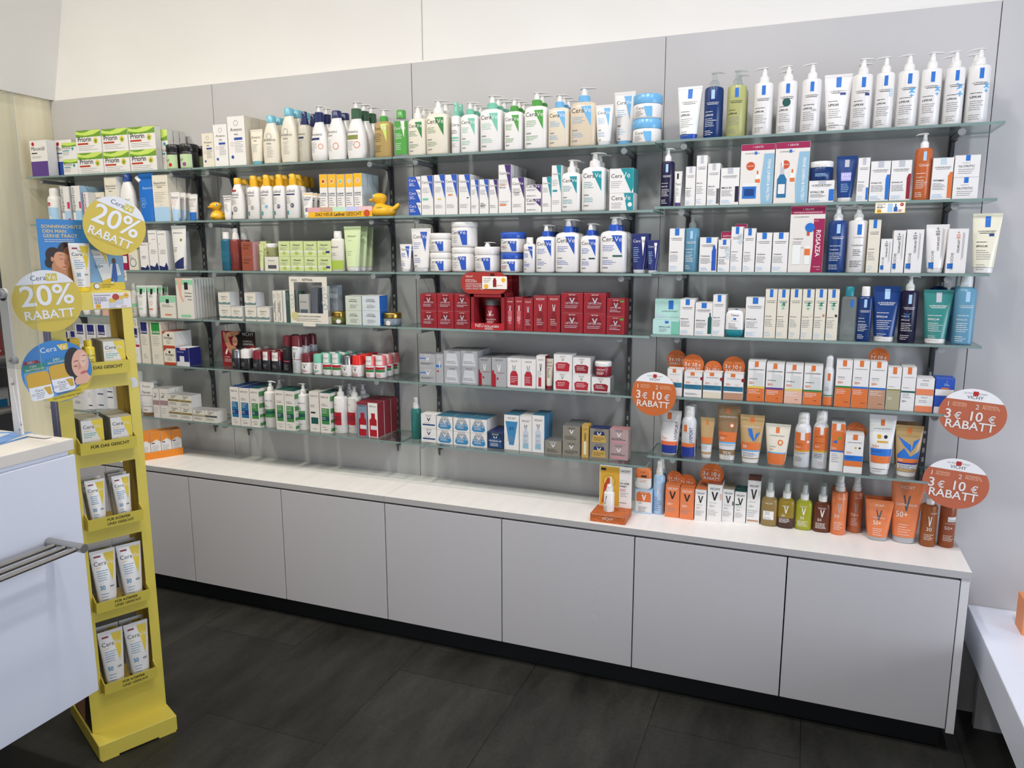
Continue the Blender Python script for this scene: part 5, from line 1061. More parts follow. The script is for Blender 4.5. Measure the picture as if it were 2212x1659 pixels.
# rubber ducks
def duck(x, y, z, rz, s, label):
    t = empty('rubber_duck', (x, y, z), rz); M = mat('eeb62c', 'plastic')
    q = MB(); q.loft([(0, .030*s, .022*s, 2.2), (.004*s, .038*s, .028*s, 2.2), (.014*s, .044*s, .032*s, 2.2), (.024*s, .043*s, .031*s, 2.2, .001*s), (.033*s, .034*s, .025*s, 2.2, -.003*s), (.038*s, .022*s, .018*s, 2, -.012*s), (.042*s, .015*s, .015*s, 2, -.016*s), (.047*s, .019*s, .019*s, 2, -.018*s), (.055*s, .025*s, .024*s, 2, -.018*s), (.064*s, .026*s, .025*s, 2, -.018*s), (.072*s, .021*s, .020*s, 2, -.018*s), (.077*s, .010*s, .010*s, 2, -.018*s)], M, 24)
    q.loft([(.020*s, .010*s, .014*s, 2, .036*s), (.028*s, .013*s, .013*s, 2, .044*s), (.038*s, .008*s, .008*s, 2, .052*s), (.043*s, .003*s, .003*s, 2, .055*s)], M, 16)
    b = q.build('body', t, smooth=True)
    q = MB(); q.loft([(.050*s, .010*s, .009*s, 2, -.043*s), (.054*s, .013*s, .011*s, 2, -.045*s), (.057*s, .012*s, .010*s, 2, -.046*s), (.060*s, .008*s, .007*s, 2, -.044*s)], mat('e8a51e', 'plastic'), 16); q.build('beak', t, smooth=True)
    for sy in (-1, 1):
        q = MB(); c = Vector((-.030*s, sy*.021*s, .064*s)); d = Vector((-.5, sy*.85, .1)).normalized()
        q.tube(c-d*.002, c+d*.0018*s, .0055*s, mat('w', 'plastic')); q.tube(c+d*.0018*s, c+d*.0024*s, .003*s, mat('dk', 'plastic')); q.build('eye', t)
    q = MB(); v, tt = text_geo('Ladival', 1); q.add([(-.012*s+p[0]*.022*s, -.0325*s, .026*s+p[1]*.022*s) for p in v], tt, mat('k')); q.build('print', t)
    tag(t, label, 'rubber duck', 'yellow rubber ducks'); return t
duck(-0.8581, -0.155, 1.7032, math.radians(78), 0.98, 'yellow rubber duck half hidden behind a small tube')
duck(-0.0430, -0.165, 1.7032, math.radians(0), 1.15, 'yellow rubber duck beside the sunscreen tray')
# price cards hanging from the shelf edges
flat_sign('price_card', .082, .032, .0006, 'r2,4,98,96,f4efe6;t6,34,78,k,HYALU B5,1;l6,34,66,2,12,k;t6,24,42,k,39.90;c14,20,8,ecb52c;t8,20,16,k,34.90,1;r42,12,58,88,a9cbe6;p2f5fa0,62,14,74,14,74,52,70,60,70,84,66,84,66,60,62,52;c88,78,6,rd;t84,92,75,w,34%;l76,96,26,2,12,rd', 'e6cb3a', (1.7245, -.2075, 1.712-.036), 0, 0, 'yellow-edged price card hanging from the second shelf, fourth bay', 'price card')
flat_sign('price_card', .098, .046, .0006, 'r2,4,98,96,f4efe6;t6,36,78,k,KOLLAGEN,1;l6,34,66,2,12,k;c16,20,9,ecb52c;r44,16,58,72,ma;r46,72,56,86,ma;c86,72,8,ecb52c;l60,94,26,1,12,rd', 'f4efe6', (.438, -.2100, 1.4315), 0, 0, 'small white price card on the red oval collagen sign', 'price card')
for z, x, n in ((1.4475, -1.3795, 'third'), (1.2320, -1.3400, 'fourth')):
    flat_sign('price_card', .020, .046, .0006, 'l10,90,86,8,6,g;c50,38,24,ecb52c;c50,36,10,rd;l10,90,14,1,6,rd', 'e8e4da', (x, -.2065, z-.004), 0, 0, 'small price card hanging from the %s shelf beside the yellow stand' % n, 'price card')
# red oval collagen sign on the display
t = empty('display_stand', (.4075, -.1673, 1.2792)); tag(t, 'red cardboard display stand with window and collagen jar', 'display')
q = MB(); R1 = mat('8e222a', 'paper'); w2 = .067
q.box(-w2, w2, -.04, -.038, 0, .026, mat('b0242c', 'paper')); q.box(-w2, -w2+.012, -.038, .06, .0, .135, R1); q.box(w2-.012, w2, -.038, .06, 0, .135, R1); q.box(-w2+.012, w2-.012, .058, .06, 0, .16, mat('7c1a20', 'paper')); q.box(-w2+.012, w2-.012, -.038, .058, 0, .012, mat('b4262c', 'paper')); q.box(-w2, w2, -.038, -.036, .122, .136, R1)
print_on(q, 't14,38,40,w,NEU;t42,84,40,w,KOLLAGEN,1;l42,80,24,2,14,w', 2*w2, .026, lambda x, z: -.0405); q.build('tray', t)
hdr = MB(); n = 40; pts = [(-.0950+.040+.040*math.cos(a), .040*math.sin(a)) for a in [math.pi/2+math.pi*i/12 for i in range(13)]] + [(.0950-.040+.040*math.cos(a), .040*math.sin(a)) for a in [-math.pi/2+math.pi*i/12 for i in range(13)]]
n = len(pts); hdr.add([(x-.012, -.0405, z+.1735) for x, z in pts]+[(x-.012, -.0385, z+.1735) for x, z in pts], [tuple(range(n)), tuple(range(n, 2*n))[::-1]]+[(i+n, (i+1) % n+n, (i+1) % n, i) for i in range(n)], mat('a8362f', 'paper'))
hv = MB(); print_on(hv, 't10,26,76,w,VICHY;l10,30,64,1,6,w;t10,34,54,w,KOLLAGEN;l10,50,46,2,7,w;t10,50,30,w,1 Kapsel, 3 Beauty-Effekte;t10,50,20,w,Gesicht, Körper, Nägel;p4a1418,62,20,80,20,80,60,74,70,72,96,64,96,62,60', .186, .078, lambda x, z: -.0408)
hdr.add([(x-.012, y, z+.1345) for x, y, z in hv.v], [], R1); b0 = len(hdr.v)-len(hv.v)
for f, mi in zip(hv.f, hv.m): hdr.f.append(tuple(b0+i for i in f)); hdr.m.append(hdr.mi(hv.mats[mi]))
hdr.build('header_sign', t)
j = product('JR', ['ma', 'g'], .052, .098, .052, 't20,80,50,w,VICHY;VY:w,52;t10,90,30,w,COLLAGEN;l20,80,22,3,6,w', {'z': .2}); j.location = (.4075, -.156, 1.2915); j.name = 'supplement_jar'; tag(j, 'dark red glass jar inside the red cardboard display', 'jar')
q = MB(); q.box(-.034, .034, -.001, .001, 0, .205, mat('8e2228', 'paper')); print_on(q, 't40,90,86,c86a70,VICHY', .068, .205, lambda x, z: -.0012); o = q.build('backing_card', None, (.450, -.078, 1.2792)); tag(o, 'tall dark red card standing behind the red cartons', 'card')
# cream frame display with the window
t = empty('frame_display', (-.3878, -.1828, 1.2792)); tag(t, 'cream cardboard frame display with dark tubes seen through window', 'display')
q = MB(); CF = mat('ded9cc', 'paper'); a = .092; H = .190
q.box(-a, a, -.022, -.0205, 0, .042, CF); q.box(-a, -a+.023, -.022, -.0205, .042, .168, CF); q.box(a-.023, a, -.022, -.0205, .042, .168, CF); q.box(-a, a, -.022, -.0205, .168, H, CF)
q.box(-a, -a+.0015, -.0205, .05, 0, .03, CF); q.box(a-.0015, a, -.0205, .05, 0, .03, CF); q.box(-a+.0015, a-.0015, -.0205, .05, 0, .0012, CF); q.box(-.03, .03, -.0235, -.0225, -.012, .004, CF)
print_on(q, 't36,64,91,k,RETINAL,1;l6,24,93,2,2.4,k;o7,38,5,8fa6ae;o10,48,4,8fa6ae;o6,56,6,8fa6ae;o94,36,6,6f9aa8;o90,46,5,8fa6ae;o95,60,6,8fa6ae;o91,74,4,8fa6ae;t22,82,14,k,ANTI-AGING & ANTI-PIGMENT;l16,90,9,2,4,g;c12,16,9,c9c48a', 2*a, H, lambda x, z: -.0221)
q.build('frame', t)
q = MB(); q.box(.002, .040, .004, .026, .0013, .152, mat('e4e2dc', 'paper')); q.loft([(.03, .0155, .009, 3), (.04, .0155, .009, 3), (.145, .0165, .0025, 3)], mat('5a5f68', 'plastic'), 20, .021, -.006); q.build('grey_tube', t)
q = MB(); q.box(.042, .070, .004, .026, .0013, .152, mat('e4e2dc', 'paper')); q.loft([(.03, .0125, .009, 3), (.04, .0125, .009, 3), (.145, .0135, .0025, 3)], mat('2c3340', 'plastic'), 20, .0555, -.006); q.build('dark_tube', t)
q = MB(); q.box(-.050, -.004, -.016, .018, .0013, .118, mat('b0b0ac', 'paper')); p = MB(); print_on(p, 'r10,4,90,48,4f5f68;t14,80,72,k,PROTECT;t30,70,22,w,50', .046, .116, lambda x, z: -.0163)
b0 = len(q.v); q.v += [(x-.027, y, z+.0013) for x, y, z in p.v]
for fc, mi in zip(p.f, p.m): q.f.append(tuple(b0+k for k in fc)); q.m.append(q.mi(p.mats[mi]))
q.build('grey_carton', t)
q = MB(); q.box(-.069, -.056, .004, .03, .0013, .130, mat('3f5a52', 'paper')); q.build('green_carton', t)
# deodorant poster card
flat_sign('poster_card', .186, .158, .0015, 'r0,0,100,100,8a2028;p2a1a1a,46,100,100,100,100,0,50,0,44,30,60,60;p7a1c22,62,56,100,62,100,38,70,44;e54,72,15,26,0,1c1414;e18,66,7,34,22,c48c6c;e32,92,24,7,10,c48c6c;e40,72,8,14,0,d09a7a;e34,46,16,12,-30,c48c6c;p1c1414,34,40,48,56,66,54,74,38,78,0,26,0;t62,97,88,w,VICHY;t64,92,70,w,CLINICAL;t64,96,62,w,CONTROL;t6,22,24,w,4 TAGE;t6,44,18,w,LANGANHALTENDER;t6,26,12,w,SCHUTZ;e14,42,3,10,-24,e0e0e0', '5a1d22', (-.836, -.118, 1.0653), 0, 0, 'dark red photo card of a person raising one arm', 'poster')

# small sun serum display on the worktop
t = empty('counter_display', (.8975, -.222, .6181)); tag(t, 'speckled orange counter display with a white and gold back card', 'display')
M_SP = surf_mat('speckled_orange', 'b8602c', .5, (160, 160, 160), .35)
q = MB(); q.box(-.063, .063, -.064, .042, 0, .029, M_SP, .0008); print_on(q, 't34,66,36,w,VICHY;r2,94,98,97,wk', .126, .029, lambda x, z: -.0642); q.build('base', t)
q = MB(); q.box(-.056, .063, .034, .037, .0292, .182, mat('w', 'paper')); p = MB()
print_on(p, 'r2,2,62,98,d2a23a;c30,62,20,dcb650;o30,62,20,b8902c;pb5442c,8,8,24,8,26,44,36,66,26,72,14,50;pd9dade,26,24,44,24,44,50,40,56,38,74,34,74,32,56,26,50;t66,94,87,k,VICHY;t65,86,66,g,CAPITAL SOLEIL;t64,92,58,k,UV-AGE,1;t64,86,51,k,DAILY,1;l64,90,45,2,4,rd;l66,92,36,3,4,g;l64,92,12,1,4,k;r5,88,20,94,k', .119, .153, lambda x, z: .0338)
b0 = len(q.v); q.v += [(x+.0035, y, z+.0292) for x, y, z in p.v]
for fc, mi in zip(p.f, p.m): q.f.append(tuple(b0+k for k in fc)); q.m.append(q.mi(p.mats[mi]))
q.build('back_card', t)
j = product('SP', ['w', 'w'], .038, .098, .038, 'p dt,10,40,18,40,40,84,30,84,26,60,22,56;l10,50,26,3,9,dt', {}); j.location = (.8905, -.238, .6475); j.name = 'serum_bottle'; tag(j, 'small white serum bottle standing on the orange counter display', 'bottle')
# orange carton tray by the stand
t = empty('carton_tray', (-1.30, -.165, .6181), math.radians(62)); tag(t, 'orange cardboard tray on the worktop beside the yellow stand', 'tray')
M_O = mat('e88a1c', 'paper'); q = MB(); q.box(-.095, .095, -.034, -.032, 0, .034, M_O); q.box(-.095, .095, .032, .034, 0, .034, M_O); q.box(-.095, -.093, -.032, .032, 0, .034, M_O); q.box(.093, .095, -.032, .032, 0, .034, M_O); q.box(-.093, .093, -.032, .032, 0, .0015, M_O); q.build('tray', t)
for i in range(4):
    c = product('B', ['w'], .0445, .125, .060, 'r0,74,100,100,e88a1c;pe88a1c,0,74,0,60,30,66,60,72,100,60,100,76,0,76;r8,56,40,60,vi;l10,90,46,9,4.4,g;T,e88a1c;S,e88a1c', {}) if i == 0 else copy_tree(c0)
    if i == 0: c0 = c
    c.rotation_euler = (0, 0, math.radians(62-90+90)); m4 = Matrix.Rotation(math.radians(62), 4, 'Z')
    c.location = Vector((-1.30, -.165, .6198)) + m4 @ Vector((-.070+.0465*i, 0, 0)); c.rotation_euler = (0, 0, math.radians(62+90-90))
    c.location.z = .6198
    tag(c, 'orange-topped white carton in the orange tray, %s from the wood wall' % ('first', 'second', 'third', 'fourth')[3-i], 'carton', 'cartons in the orange tray')

# ------------------------------------------------------------------ the yellow sunscreen stand
S0 = Vector((-.5226, -1.2395, 0)); SA = math.atan2(.90402641, .42747661)      # local x along its front, local -y out towards the shopper
def SW(u, v, z): return Vector((S0.x+.42747661*u+.90402641*v, S0.y+.90402641*u-.42747661*v, z))
t = empty('sunscreen_stand', S0, SA); tag(t, 'tall narrow yellow cardboard stand with five window trays of sunscreen', 'display stand')
q = MB(); Wd = .2245; DPT = .178; zb = .0555; zt = 1.447; T_ = .003
q.box(-.005, .229, -.082, .262, 0.004, zb, M_YEL, .002); q.box(.0, .05, -.0825, .2625, 0, .006, M_YEL); q.box(.17, .224, -.0825, .2625, 0, .006, M_YEL); q.build('base', t)
q = MB()
TR = [(1.394, 1.241, 1.205), (1.157, 1.002, .968), (.920, .764, .731), (.680, .496, .464), (.420, .224, .190)]
q.box(0, .038, 0, T_, zb, zt, M_YEL); q.box(.195, Wd, 0, T_, zb, zt, M_YEL)
edges = [zt] + [e for a in TR for e in (a[0], a[2])] + [zb]
for i in range(0, len(edges), 2): q.box(.038, .195, 0, T_, edges[i+1], edges[i], M_YEL)
q.box(0, Wd, T_, DPT, zt-.003, zt, M_YEL)
q.build('front_panel', t)
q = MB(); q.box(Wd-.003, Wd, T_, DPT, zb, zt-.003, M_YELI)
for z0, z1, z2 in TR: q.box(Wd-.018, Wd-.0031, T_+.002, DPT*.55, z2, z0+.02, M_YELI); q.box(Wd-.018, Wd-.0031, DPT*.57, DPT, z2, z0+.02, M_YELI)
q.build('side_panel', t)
q = MB(); q.box(0, .003, T_, .10, .36, zt-.003, mat('gpu', 'paper')); q.box(-.0004, .0031, .03, .034, .36, zt-.003, mat('c8c8d2', 'paper')); q.box(0, .003, T_, .20, zb, .36, mat('2f2422', 'paper'))
q.add([(-.0006, .19, .07), (-.0006, .08, .06), (-.0006, .05, .16), (-.0006, .1, .3), (-.0006, .17, .26)], [(0, 1, 2, 3, 4)], mat('skn', 'paper')); q.box(0, .003, .2, .258, zb, .34, M_YEL)
q.build('printed_side_panel', t)
for i, (z0, z1, z2) in enumerate(TR):
    q = MB(); f = -.03
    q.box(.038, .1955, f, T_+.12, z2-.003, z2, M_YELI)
    q.add([(.038, f, z2-.004), (.1955, f, z2-.004), (.1955, f-.006, z1), (.038, f-.006, z1), (.038, f+.002, z2-.004), (.1955, f+.002, z2-.004), (.1955, f-.004, z1), (.038, f-.004, z1)], [(0, 1, 2, 3), (7, 6, 5, 4), (0, 3, 7, 4), (1, 5, 6, 2), (3, 2, 6, 7), (0, 4, 5, 1)], M_YEL)
    for x in (.038, .1935): q.add([(x, f-.004, z1), (x, 0, z1+.012), (x, 0, z2), (x, f, z2), (x+.002, f-.004, z1), (x+.002, 0, z1+.012), (x+.002, 0, z2), (x+.002, f, z2)], [(0, 1, 2, 3), (7, 6, 5, 4), (0, 4, 5, 1), (3, 2, 6, 7)], M_YEL)
    hl = z1-z2
    d = 't18,86,42,k,FÜR DAS GESICHT,1' if i < 2 else 't34,76,56,k,FÜR KÖRPER,1;t34,82,12,k,UND GESICHT,1'
    p = MB(); print_on(p, d, .1575, hl, lambda x, z, hl=hl: -.0008-(z/hl)*.006); b0 = len(q.v)
    q.v += [(x+.1168, y+f, z+z2) for x, y, z in p.v]
    for fc, mi in zip(p.f, p.m): q.f.append(tuple(b0+k for k in fc)); q.m.append(q.mi(p.mats[mi]))
    q.build('tray', t)
q = MB(); q.add([(.205, -.0006, 1.146), (.222, -.0006, 1.15), (.223, -.0006, 1.165), (.215, -.0006, 1.18), (.200, -.0006, 1.178), (.204, -.0006, 1.168)], [(0, 1, 2, 3, 4, 5)], mat('d8d8d6', 'paper')); q.build('torn_patch', t)
# header poster
q = MB(); hw_, hh_ = .222, .208
q.box(-hw_/2, hw_/2, -.001, .001, 0, hh_, mat('bp', 'paper'))
d = ('p7fb0dc,60,100,100,100,100,10,56,10;r0,0,100,11,st;t5,52,88,e0c888,SONNENSCHUTZ,1;t6,33,81.5,e0c888,DEN MAN,1;t6,46,75,e0c888,GERNE TRÄGT,1;l7,42,71.5,2,2.6,w;'
     'e31,57,10,12,0,33241f;e36,50,9,13,10,7a4f38;e34,26,12,30,20,b07c4e;e46,20,11,28,-10,a87048;e17,48,10,14,20,2a1d1a;e10,40,5,7,0,2a1d1a;e22,30,9,14,20,b98460;e25,43,8.5,13,24,d49a78;e14,45,2,3.4,10,c98f6c;p5a382c,21,50,24,51.6,28,50,24,50.8;p4a2c24,21,46,24,44.6,28,45.4,24,45.4;p4a2c24,30,45,32,43.8,33.5,45,32,44.4;pb37454,28,46,31,38,28,37,27,40;p9c3f3c,23,34,28,33,31,36,28,34.6;'
     'pe9eef4,60,59,79,55,84,16,72,12;pe2bc2a,71,13.5,83,17.5,84,11,72,11;pe2c45a,72,57,79,55,80,36;t62,71,50,33405a,Cera;t64,74,32,2a7fa0,50+,1;l64,80,45,3,3,2f8ab5;'
     'e88,42,2.4,4.4,0,5a3a2c;pe6eaf0,83,38,93,38,96,22,90,20,86,20,80,24;p2f5fb0,86,38,90,38,91,20,90,12,87,12,86,20,85,12,82,12,84,24;pf2f2f2,82,12,85,12,85,10,82,10;c64,6,4,e8eaf0;o64,6,4,2f4fa0;t69,86,6.6,3a3a1c,3 ESSENZIELLE;t69,81,3.4,3a3a1c,CERAMIDE')
print_on(q, d, hw_, hh_, lambda x, z: -.0011)
o = q.build('header_poster', None, SW(.1135, -.05, 1.4495)); o.rotation_euler = (0, 0, SA); tag(o, 'blue and yellow sun care poster standing on the yellow stand', 'poster')
YS = cap_seg('e4e6ec', 78) + ';t30,52,84,33405a,Cera;re2ce50,0,0,0,0;r52,82,68,94,cfc05a;t53,66,84,f0efe0,Ve;t12,88,44,e9ebf2,20%,2;t14,86,22,e9ebf2,RABATT,1;t14,86,17,c8ba52,AUF CERAVE SONNENSCHUTZ'
YS = YS.replace('re2ce50,0,0,0,0;', '').replace('20%,2', '20%,1')
for u, v, zc, tl, lb in ((-.008, .046, 1.427, 3, 'round yellow twenty percent discount sign, lower of two'), (.193, .012, 1.640, -24, 'round yellow twenty percent discount sign, tilted, above poster')):
    o = flat_sign('discount_sign', .173, .173, .0009, YS, 'd2bc50', SW(u, v, zc-.0865), SA, math.radians(tl), lb, 'sign', round_=True, group='round yellow discount signs')
def pack(x0, z0):
    """the picture of a rounded pack with a yellow cap, as printed pieces"""
    P = lambda col, *q: 'p%s,%s' % (col, ','.join('%g,%g' % (x0+q[i], z0+q[i+1]) for i in range(0, len(q), 2)))
    E = lambda x, z, a, b, col: 'e%g,%g,%g,%g,0,%s' % (x0+x, z0+z, a, b, col)
    return ';'.join((E(7, 38, 7, 7, 'd2a83a'), E(25, 38, 7, 7, 'd2a83a'), E(6, 5, 6, 5, 'e8ecf4'), E(26, 5, 6, 5, 'e8ecf4'), P('e8ecf4', 1, 4, 31, 4, 32, 22, 0, 22), P('e8ecf4', 6, 0, 26, 0, 26, 8, 6, 8),
        P('d2a83a', 0, 22, 32, 22, 32, 39, 26, 45, 6, 45, 0, 39), P('d2a83a', 20, 19, 30, 19, 30, 6, 25, 6), 't%g,%g,%g,k,Cera' % (x0+8, x0+19, z0+14), 'l%g,%g,%g,4,2.6,g' % (x0+8, x0+21, z0+11), 'h%g,%g,3.5,g,50' % (x0+2, z0+8)))
TW = ('p6fa2d8,2,40,5,64,38,60,72,66,72,14,40,8,12,14,4,28;pd3bf38,16,14,40,10,66,14,98,34,96,28,88,15,74,6,60,1.5,42,1,28,5;t33,56,83,e9ebf2,Cera;pd9bd4a,57,92,73,92,72,82,62,82;t58,70,83.5,f0efe0,Ve;'
      'p8c2438,8,74,26,74,30,69,6,69;h12,70,3.4,w,NEU;p2f8a72,4,68,35,68,35,57,4,57;h14,63,4,w,12H;t7,33,58.5,w,MATTIEREND;p2f82a8,37,72,68,72,68,62,37,62;h47,67.5,4,w,24H;t39,67,63.5,w,FEUCHTIGKEIT;' + pack(5, 10) + ';' + pack(38, 16) +
      ';e74,60,12,24,-12,221c1c;p221c1c,70,40,76,44,76,30,70,26;e84,56,12.5,23,-12,e0b09a;pe0b09a,73,34,90,40,95,30,88,22,72,22,70,28;e89,61,5,12,-12,eac0ae;e76,53,2.6,1.2,10,a87864;p5a382e,74,59,77,61.5,82,61,82,60,77,60.3;p5a382e,87,66,91,68.5,95,67,95,66,91,67.3;'
      'p3a2420,74,53,77,52,81,53.2,77,51.2;p3a2420,86,60,89,58.6,93,60,89,57.6;pc8937c,82,60,85,50,81,46.5,79,47,81,52;e86,40.5,5.5,2.2,12,c4686a;p9a3f46,80.5,39.6,86,40.8,91.5,42.4,86,41.2;t41,76,12,4a4420,SONNENSCHUTZ;t34,80,6,4a4420,DEN MAN GERNE TRÄGT')
flat_sign('topper_sign', .178, .178, .0009, TW, 'bp', SW(-.002, .043, 1.226-.089), SA, math.radians(7), 'round blue sign picturing a sleeping person and two packs', 'sign', round_=True)
flat_sign('price_card', .106, .046, .0006, 't4,46,80,3a3f66,Sonnenschutz;l4,40,68,3,10,3a3f66;t4,20,30,3a3f66,18.95;c13,14,7,ecb52c;t8,18,10,k,13.90,1;r42,4,60,62,c6ccdc;r42,36,60,62,d9bd4a;r62,24,80,80,c6ccdc;r62,54,80,80,d9bd4a;c60,72,9,b5382e;c88,80,7,ecb52c;t84,92,77,k,28%;l72,96,10,1,6,rd', 'e6e4ea', SW(.1695, .0015, 1.397), SA, 0, 'white price card on the yellow stand below the poster', 'price card')
def on_stand(code, cols, w, d, h, design, u, v, z, name, label, cat, rows, dv, lean=0, rz=0, group=None):
    r0 = product(code, cols, w, h, d, design, {}); ords = ['front', 'second', 'third', 'fourth', 'fifth', 'sixth']
    for r in range(rows):
        o = r0 if r == 0 else copy_tree(r0); o.name = name; o.location = SW(u, v-r*dv, z+(.0019 if lean else 0)); o.rotation_euler = (math.radians(lean), 0, SA+math.radians(rz)); tag(o, label + ', %s in row' % ords[r], cat, group)
SB = 'pst,46,100,100,100,100,6;t7,58,74,k,Cera;t59,88,74,w,Ve;l8,50,66,1,4,st;l8,66,58,3,6,%s;t8,30,22,%s,50,1;l34,60,26,2,5,%s;T,cfcab0;S,a9a690'
SB2 = 'pe2c83a,52,94,96,94,90,60,80,44;t6,60,74,k,Cera;t60.5,91,74,w,Ve;r12,88,40,91,ma;l12,44,70,1,4,ye;l12,70,64,5,4,3a86b5;t14,40,32,3a86b5,%s,1;r64,34,86,37,g;l14,56,24,3,5,3a86b5'
on_stand('B', ['w'], .060, .022, .094, SB % ('3aa890', '3aa890', '3aa890'), .160, .002, 1.2052, 'carton', 'white and yellow facial sunscreen carton in the top tray', 'carton', 5, .0245)
on_stand('B', ['w'], .060, .022, .098, SB % ('3aa890', '3aa890', '3aa890'), .080, .002, .9682, 'carton', 'white and yellow carton, green print, second tray', 'carton', 5, .0245)
on_stand('B', ['w'], .060, .022, .096, SB % ('2f7ab5', '2f7ab5', '2f7ab5'), .161, .002, .9682, 'carton', 'white and yellow carton, blue print, second tray', 'carton', 5, .0245)
on_stand('BT', ['st', 'st'], .027, .022, .098, 't16,90,66,k,Cera;l16,80,54,4,6,2f6a3a', .095, .004, 1.2052, 'sun_stick', 'yellow sun stick in the top tray', 'sunscreen stick', 2, .025)
on_stand('B', ['d9b52c'], .026, .03, .105, 't30,90,80,k,Cera', .062, -.03, 1.2052, 'carton', 'small yellow carton in the top tray', 'carton', 1, .03)
on_stand('TB', ['w', 'w'], .056, .03, .143, SB2 % '30', .076, .002, .7312, 'sunscreen_tube', 'small white and yellow tube marked 30, third tray, by counter', 'tube', 2, .045, -4, group='small sunscreen tubes')
on_stand('TB', ['w', 'w'], .053, .03, .143, SB2 % '50', .150, .002, .7312, 'sunscreen_tube', 'small white and yellow tube marked 50, third tray, by cabinets', 'tube', 3, .035, -4, group='small sunscreen tubes')
on_stand('TB', ['w', 'w'], .073, .04, .182, SB2 % '30', .079, .001, .4642, 'sunscreen_tube', 'large white and yellow tube marked 30, fourth tray, by counter', 'tube', 2, .045, -4, group='large sunscreen tubes')
on_stand('TB', ['w', 'w'], .073, .04, .182, SB2 % '30', .155, .001, .4642, 'sunscreen_tube', 'large white and yellow tube marked 30, fourth tray, by cabinets', 'tube', 2, .045, -4, group='large sunscreen tubes')
on_stand('TB', ['w', 'w'], .073, .04, .186, SB2 % '50', .079, .001, .1902, 'sunscreen_tube', 'large white and yellow tube marked 50, lowest tray, by counter', 'tube', 2, .045, -4, group='large sunscreen tubes')
on_stand('TB', ['w', 'w'], .073, .04, .186, SB2 % '50', .155, .001, .1902, 'sunscreen_tube', 'large white and yellow tube marked 50, lowest tray, by cabinets', 'tube', 2, .045, -4, group='large sunscreen tubes')
j = product('TB', ['w', 'st'], .056, .142, .03, 't36,80,82,nv,Tester;' + SB2 % '30', {}); j.name = 'sunscreen_tube'; j.location = SW(.100, -.025, 1.4475); j.rotation_euler = (0, 0, SA); tag(j, 'tester sunscreen tube standing in front of the blue poster', 'tube')

# ------------------------------------------------------------------ the counter
CX, CY = -.377, -1.315
t = empty('sales_counter', (CX-.5, CY-.6, 0)); tag(t, 'white sales counter with overhanging top and steel rail', 'counter')
q = MB(); q.box(-.6, .5, -.9, .6, 1.018, 1.05, M_DTOP, .002); q.build('worktop', t)
q = MB(); q.box(-.6, .488, -.9, .588, 1.005, 1.0175, M_DESK); q.box(-.6, .5, -.9, .6, .285, 1.0045, M_DESK, .002); q.build('body', t)
q = MB(); q.box(-.6, -.2, -.8, .2, 0, .284, M_PLINTH); q.build('base', t)
q = MB(); q.tube((.501, .495, .785), (.635, .495, .785), .012, M_STEEL, n=24)
for x in (.535, .575, .613): q.tube((x, .494, .783), (x, -.75, .783), .0065, M_STEEL, n=16)
q.tube((.501, -.75, .785), (.635, -.75, .785), .012, M_STEEL, n=24); q.build('bag_rail', t)
# leaflets
for i, (c, a) in enumerate((('5a8fd0', 8), ('8fb8e0', 14), ('e6e0cf', 4), ('7aa0d8', 20))):
    q = MB(); q.box(-.10, .10, -.07, .07, 0, .0008, mat(c, 'paper')); print_on(q, '', .1, .1, lambda x, z: 0)
    q.add([(-.09, -.06, .00085), (.05, -.06, .00085), (.05, .05, .00085), (-.09, .05, .00085)], [(0, 1, 2, 3)], mat('e9ecf2', 'paper'))
    o = q.build('leaflet', None, (-.60-.004*i, -1.405-.003*i, 1.0503+i*.0011)); o.rotation_euler = (0, 0, math.radians(a)); tag(o, ('blue leaflet at the bottom of the counter pile', 'pale blue leaflet second in the counter pile', 'cream leaflet third in the counter pile', 'mid blue leaflet on top of the counter pile')[i], 'leaflet', 'leaflets on the counter')
# screen post with knobs, and the clear screen it carries
t = empty('screen_post', (-.5468, -1.347, 1.0501)); tag(t, 'white metal post holding the clear counter screen', 'post')
q = MB(); q.box(-.019, .016, -.003, .003, 0, .400, mat('w', 'plastic'), .0015); q.tube((-.0015, -.003, .398), (-.0015, .003, .398), .0175, mat('w', 'plastic'), n=28); q.build('upright', t)
q = MB(); q.box(-.022, .02, -.004, .02, 0, .002, mat('w', 'plastic')); q.add([(.0, -.004, .0021), (.105, -.004, .0021), (.108, .016, .0021), (.0, .02, .0021), (.0, -.004, .004), (.105, -.004, .0032), (.108, .016, .0032), (.0, .02, .004)], [(0, 3, 2, 1), (4, 5, 6, 7), (0, 1, 5, 4), (3, 7, 6, 2), (1, 2, 6, 5)], mat('w', 'plastic')); q.build('foot', t)
q = MB(); q.add([(-.004, -.006, .0041), (.016, -.006, .0041), (.0, -.006, .17), (-.01, -.006, .17), (-.004, -.0035, .0041), (.016, -.0035, .0041), (.0, -.0035, .17), (-.01, -.0035, .17)], [(0, 1, 2, 3), (7, 6, 5, 4), (0, 3, 7, 4), (1, 5, 6, 2), (3, 2, 6, 7), (0, 4, 5, 1)], mat('e4e4e6', 'plastic')); q.build('strut', t)
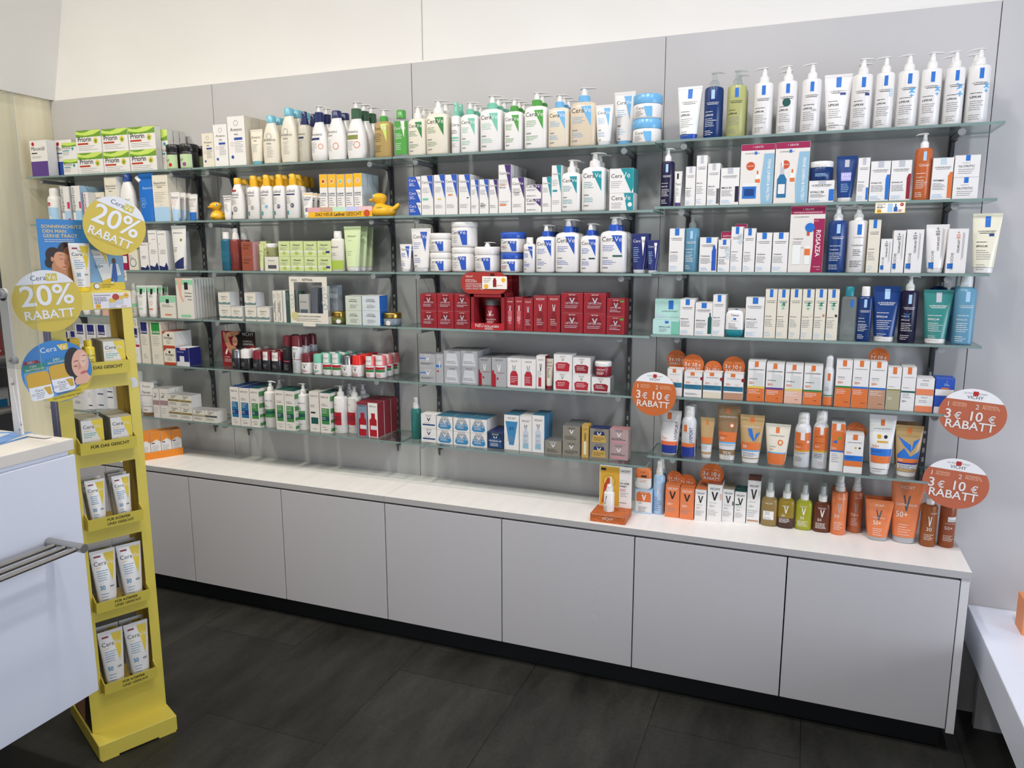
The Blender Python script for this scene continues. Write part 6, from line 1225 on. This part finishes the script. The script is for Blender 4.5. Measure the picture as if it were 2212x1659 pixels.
for x, z in ((.008, .398), (.024, .218)):
    q = MB(); q.tube((x, -.003, z), (x, -.016, z), .0105, mat('a4a5a8', 'plastic'), n=24); q.tube((x, -.016, z), (x, -.022, z), .003, M_STEEL, n=12); q.build('knob', t)
for x, z in ((.004, .15), (.01, .02), (.02, .035)):
    q = MB(); q.tube((x, -.0062, z), (x, -.0085, z), .003, M_STEEL, n=12); q.build('screw', t)
q = MB(); X0, X1 = -1.2, -.418
v = [(x, y, z) for z in (1.245, 1.965) for y in (-.0015, .0015) for x in (X0+.5, X1+.5)]
q.add(v, [(0, 1, 5, 4), (2, 6, 7, 3)], M_ACR); q.add(v, [(0, 2, 3, 1), (4, 5, 7, 6), (0, 4, 6, 2), (1, 3, 7, 5)], M_ACRE)
tag(q.build('counter_screen', None, (-.5, -1.356, 0)), 'clear acrylic hygiene screen above the white counter', 'screen')
# the neighbouring wall display seen past the wood wall
for zc, c, lb in ((1.045, 'b5342e', 'red carton beyond the wood wall, lower'), (1.13, 'b5342e', 'red carton beyond the wood wall, upper')):
    q = MB(); q.box(-.02, .02, -.1, .05, 0, .084, mat(c, 'paper')); q.box(.0201, .0205, -.09, .04, .02, .03, mat('w', 'paper')); tag(q.build('carton', None, (-2.4, -.165, zc)), lb, 'carton', 'red cartons beyond the wood wall')
q = MB(); q.box(-.02, .02, -.1, .05, 0, .098, mat('d9dde2', 'paper')); q.box(.0201, .0205, -.1, .04, .0, .04, mat('2f8ac0', 'paper')); tag(q.build('carton', None, (-2.4, -.162, .777)), 'white and blue carton beyond the wood wall', 'carton')
for z in (1.045, .777):
    q = MB(); q.box(-.15, .15, -.25, .2, -.012, -.0005, M_GREY); q.box(-.16, -.15, -.25, .2, -.012, .2, M_GREY); q.box(-.499, -.16, -.01, .01, -.05, -.0125, M_GREY); q.box(-.16, -.14, -.01, .01, -.05, -.0125, M_GREY); tag(q.build('rear_shelf', None, (-2.4, -.15, z)), 'grey metal shelf beyond the wood wall, %s' % ('upper' if z > 1 else 'lower'), 'shelf')
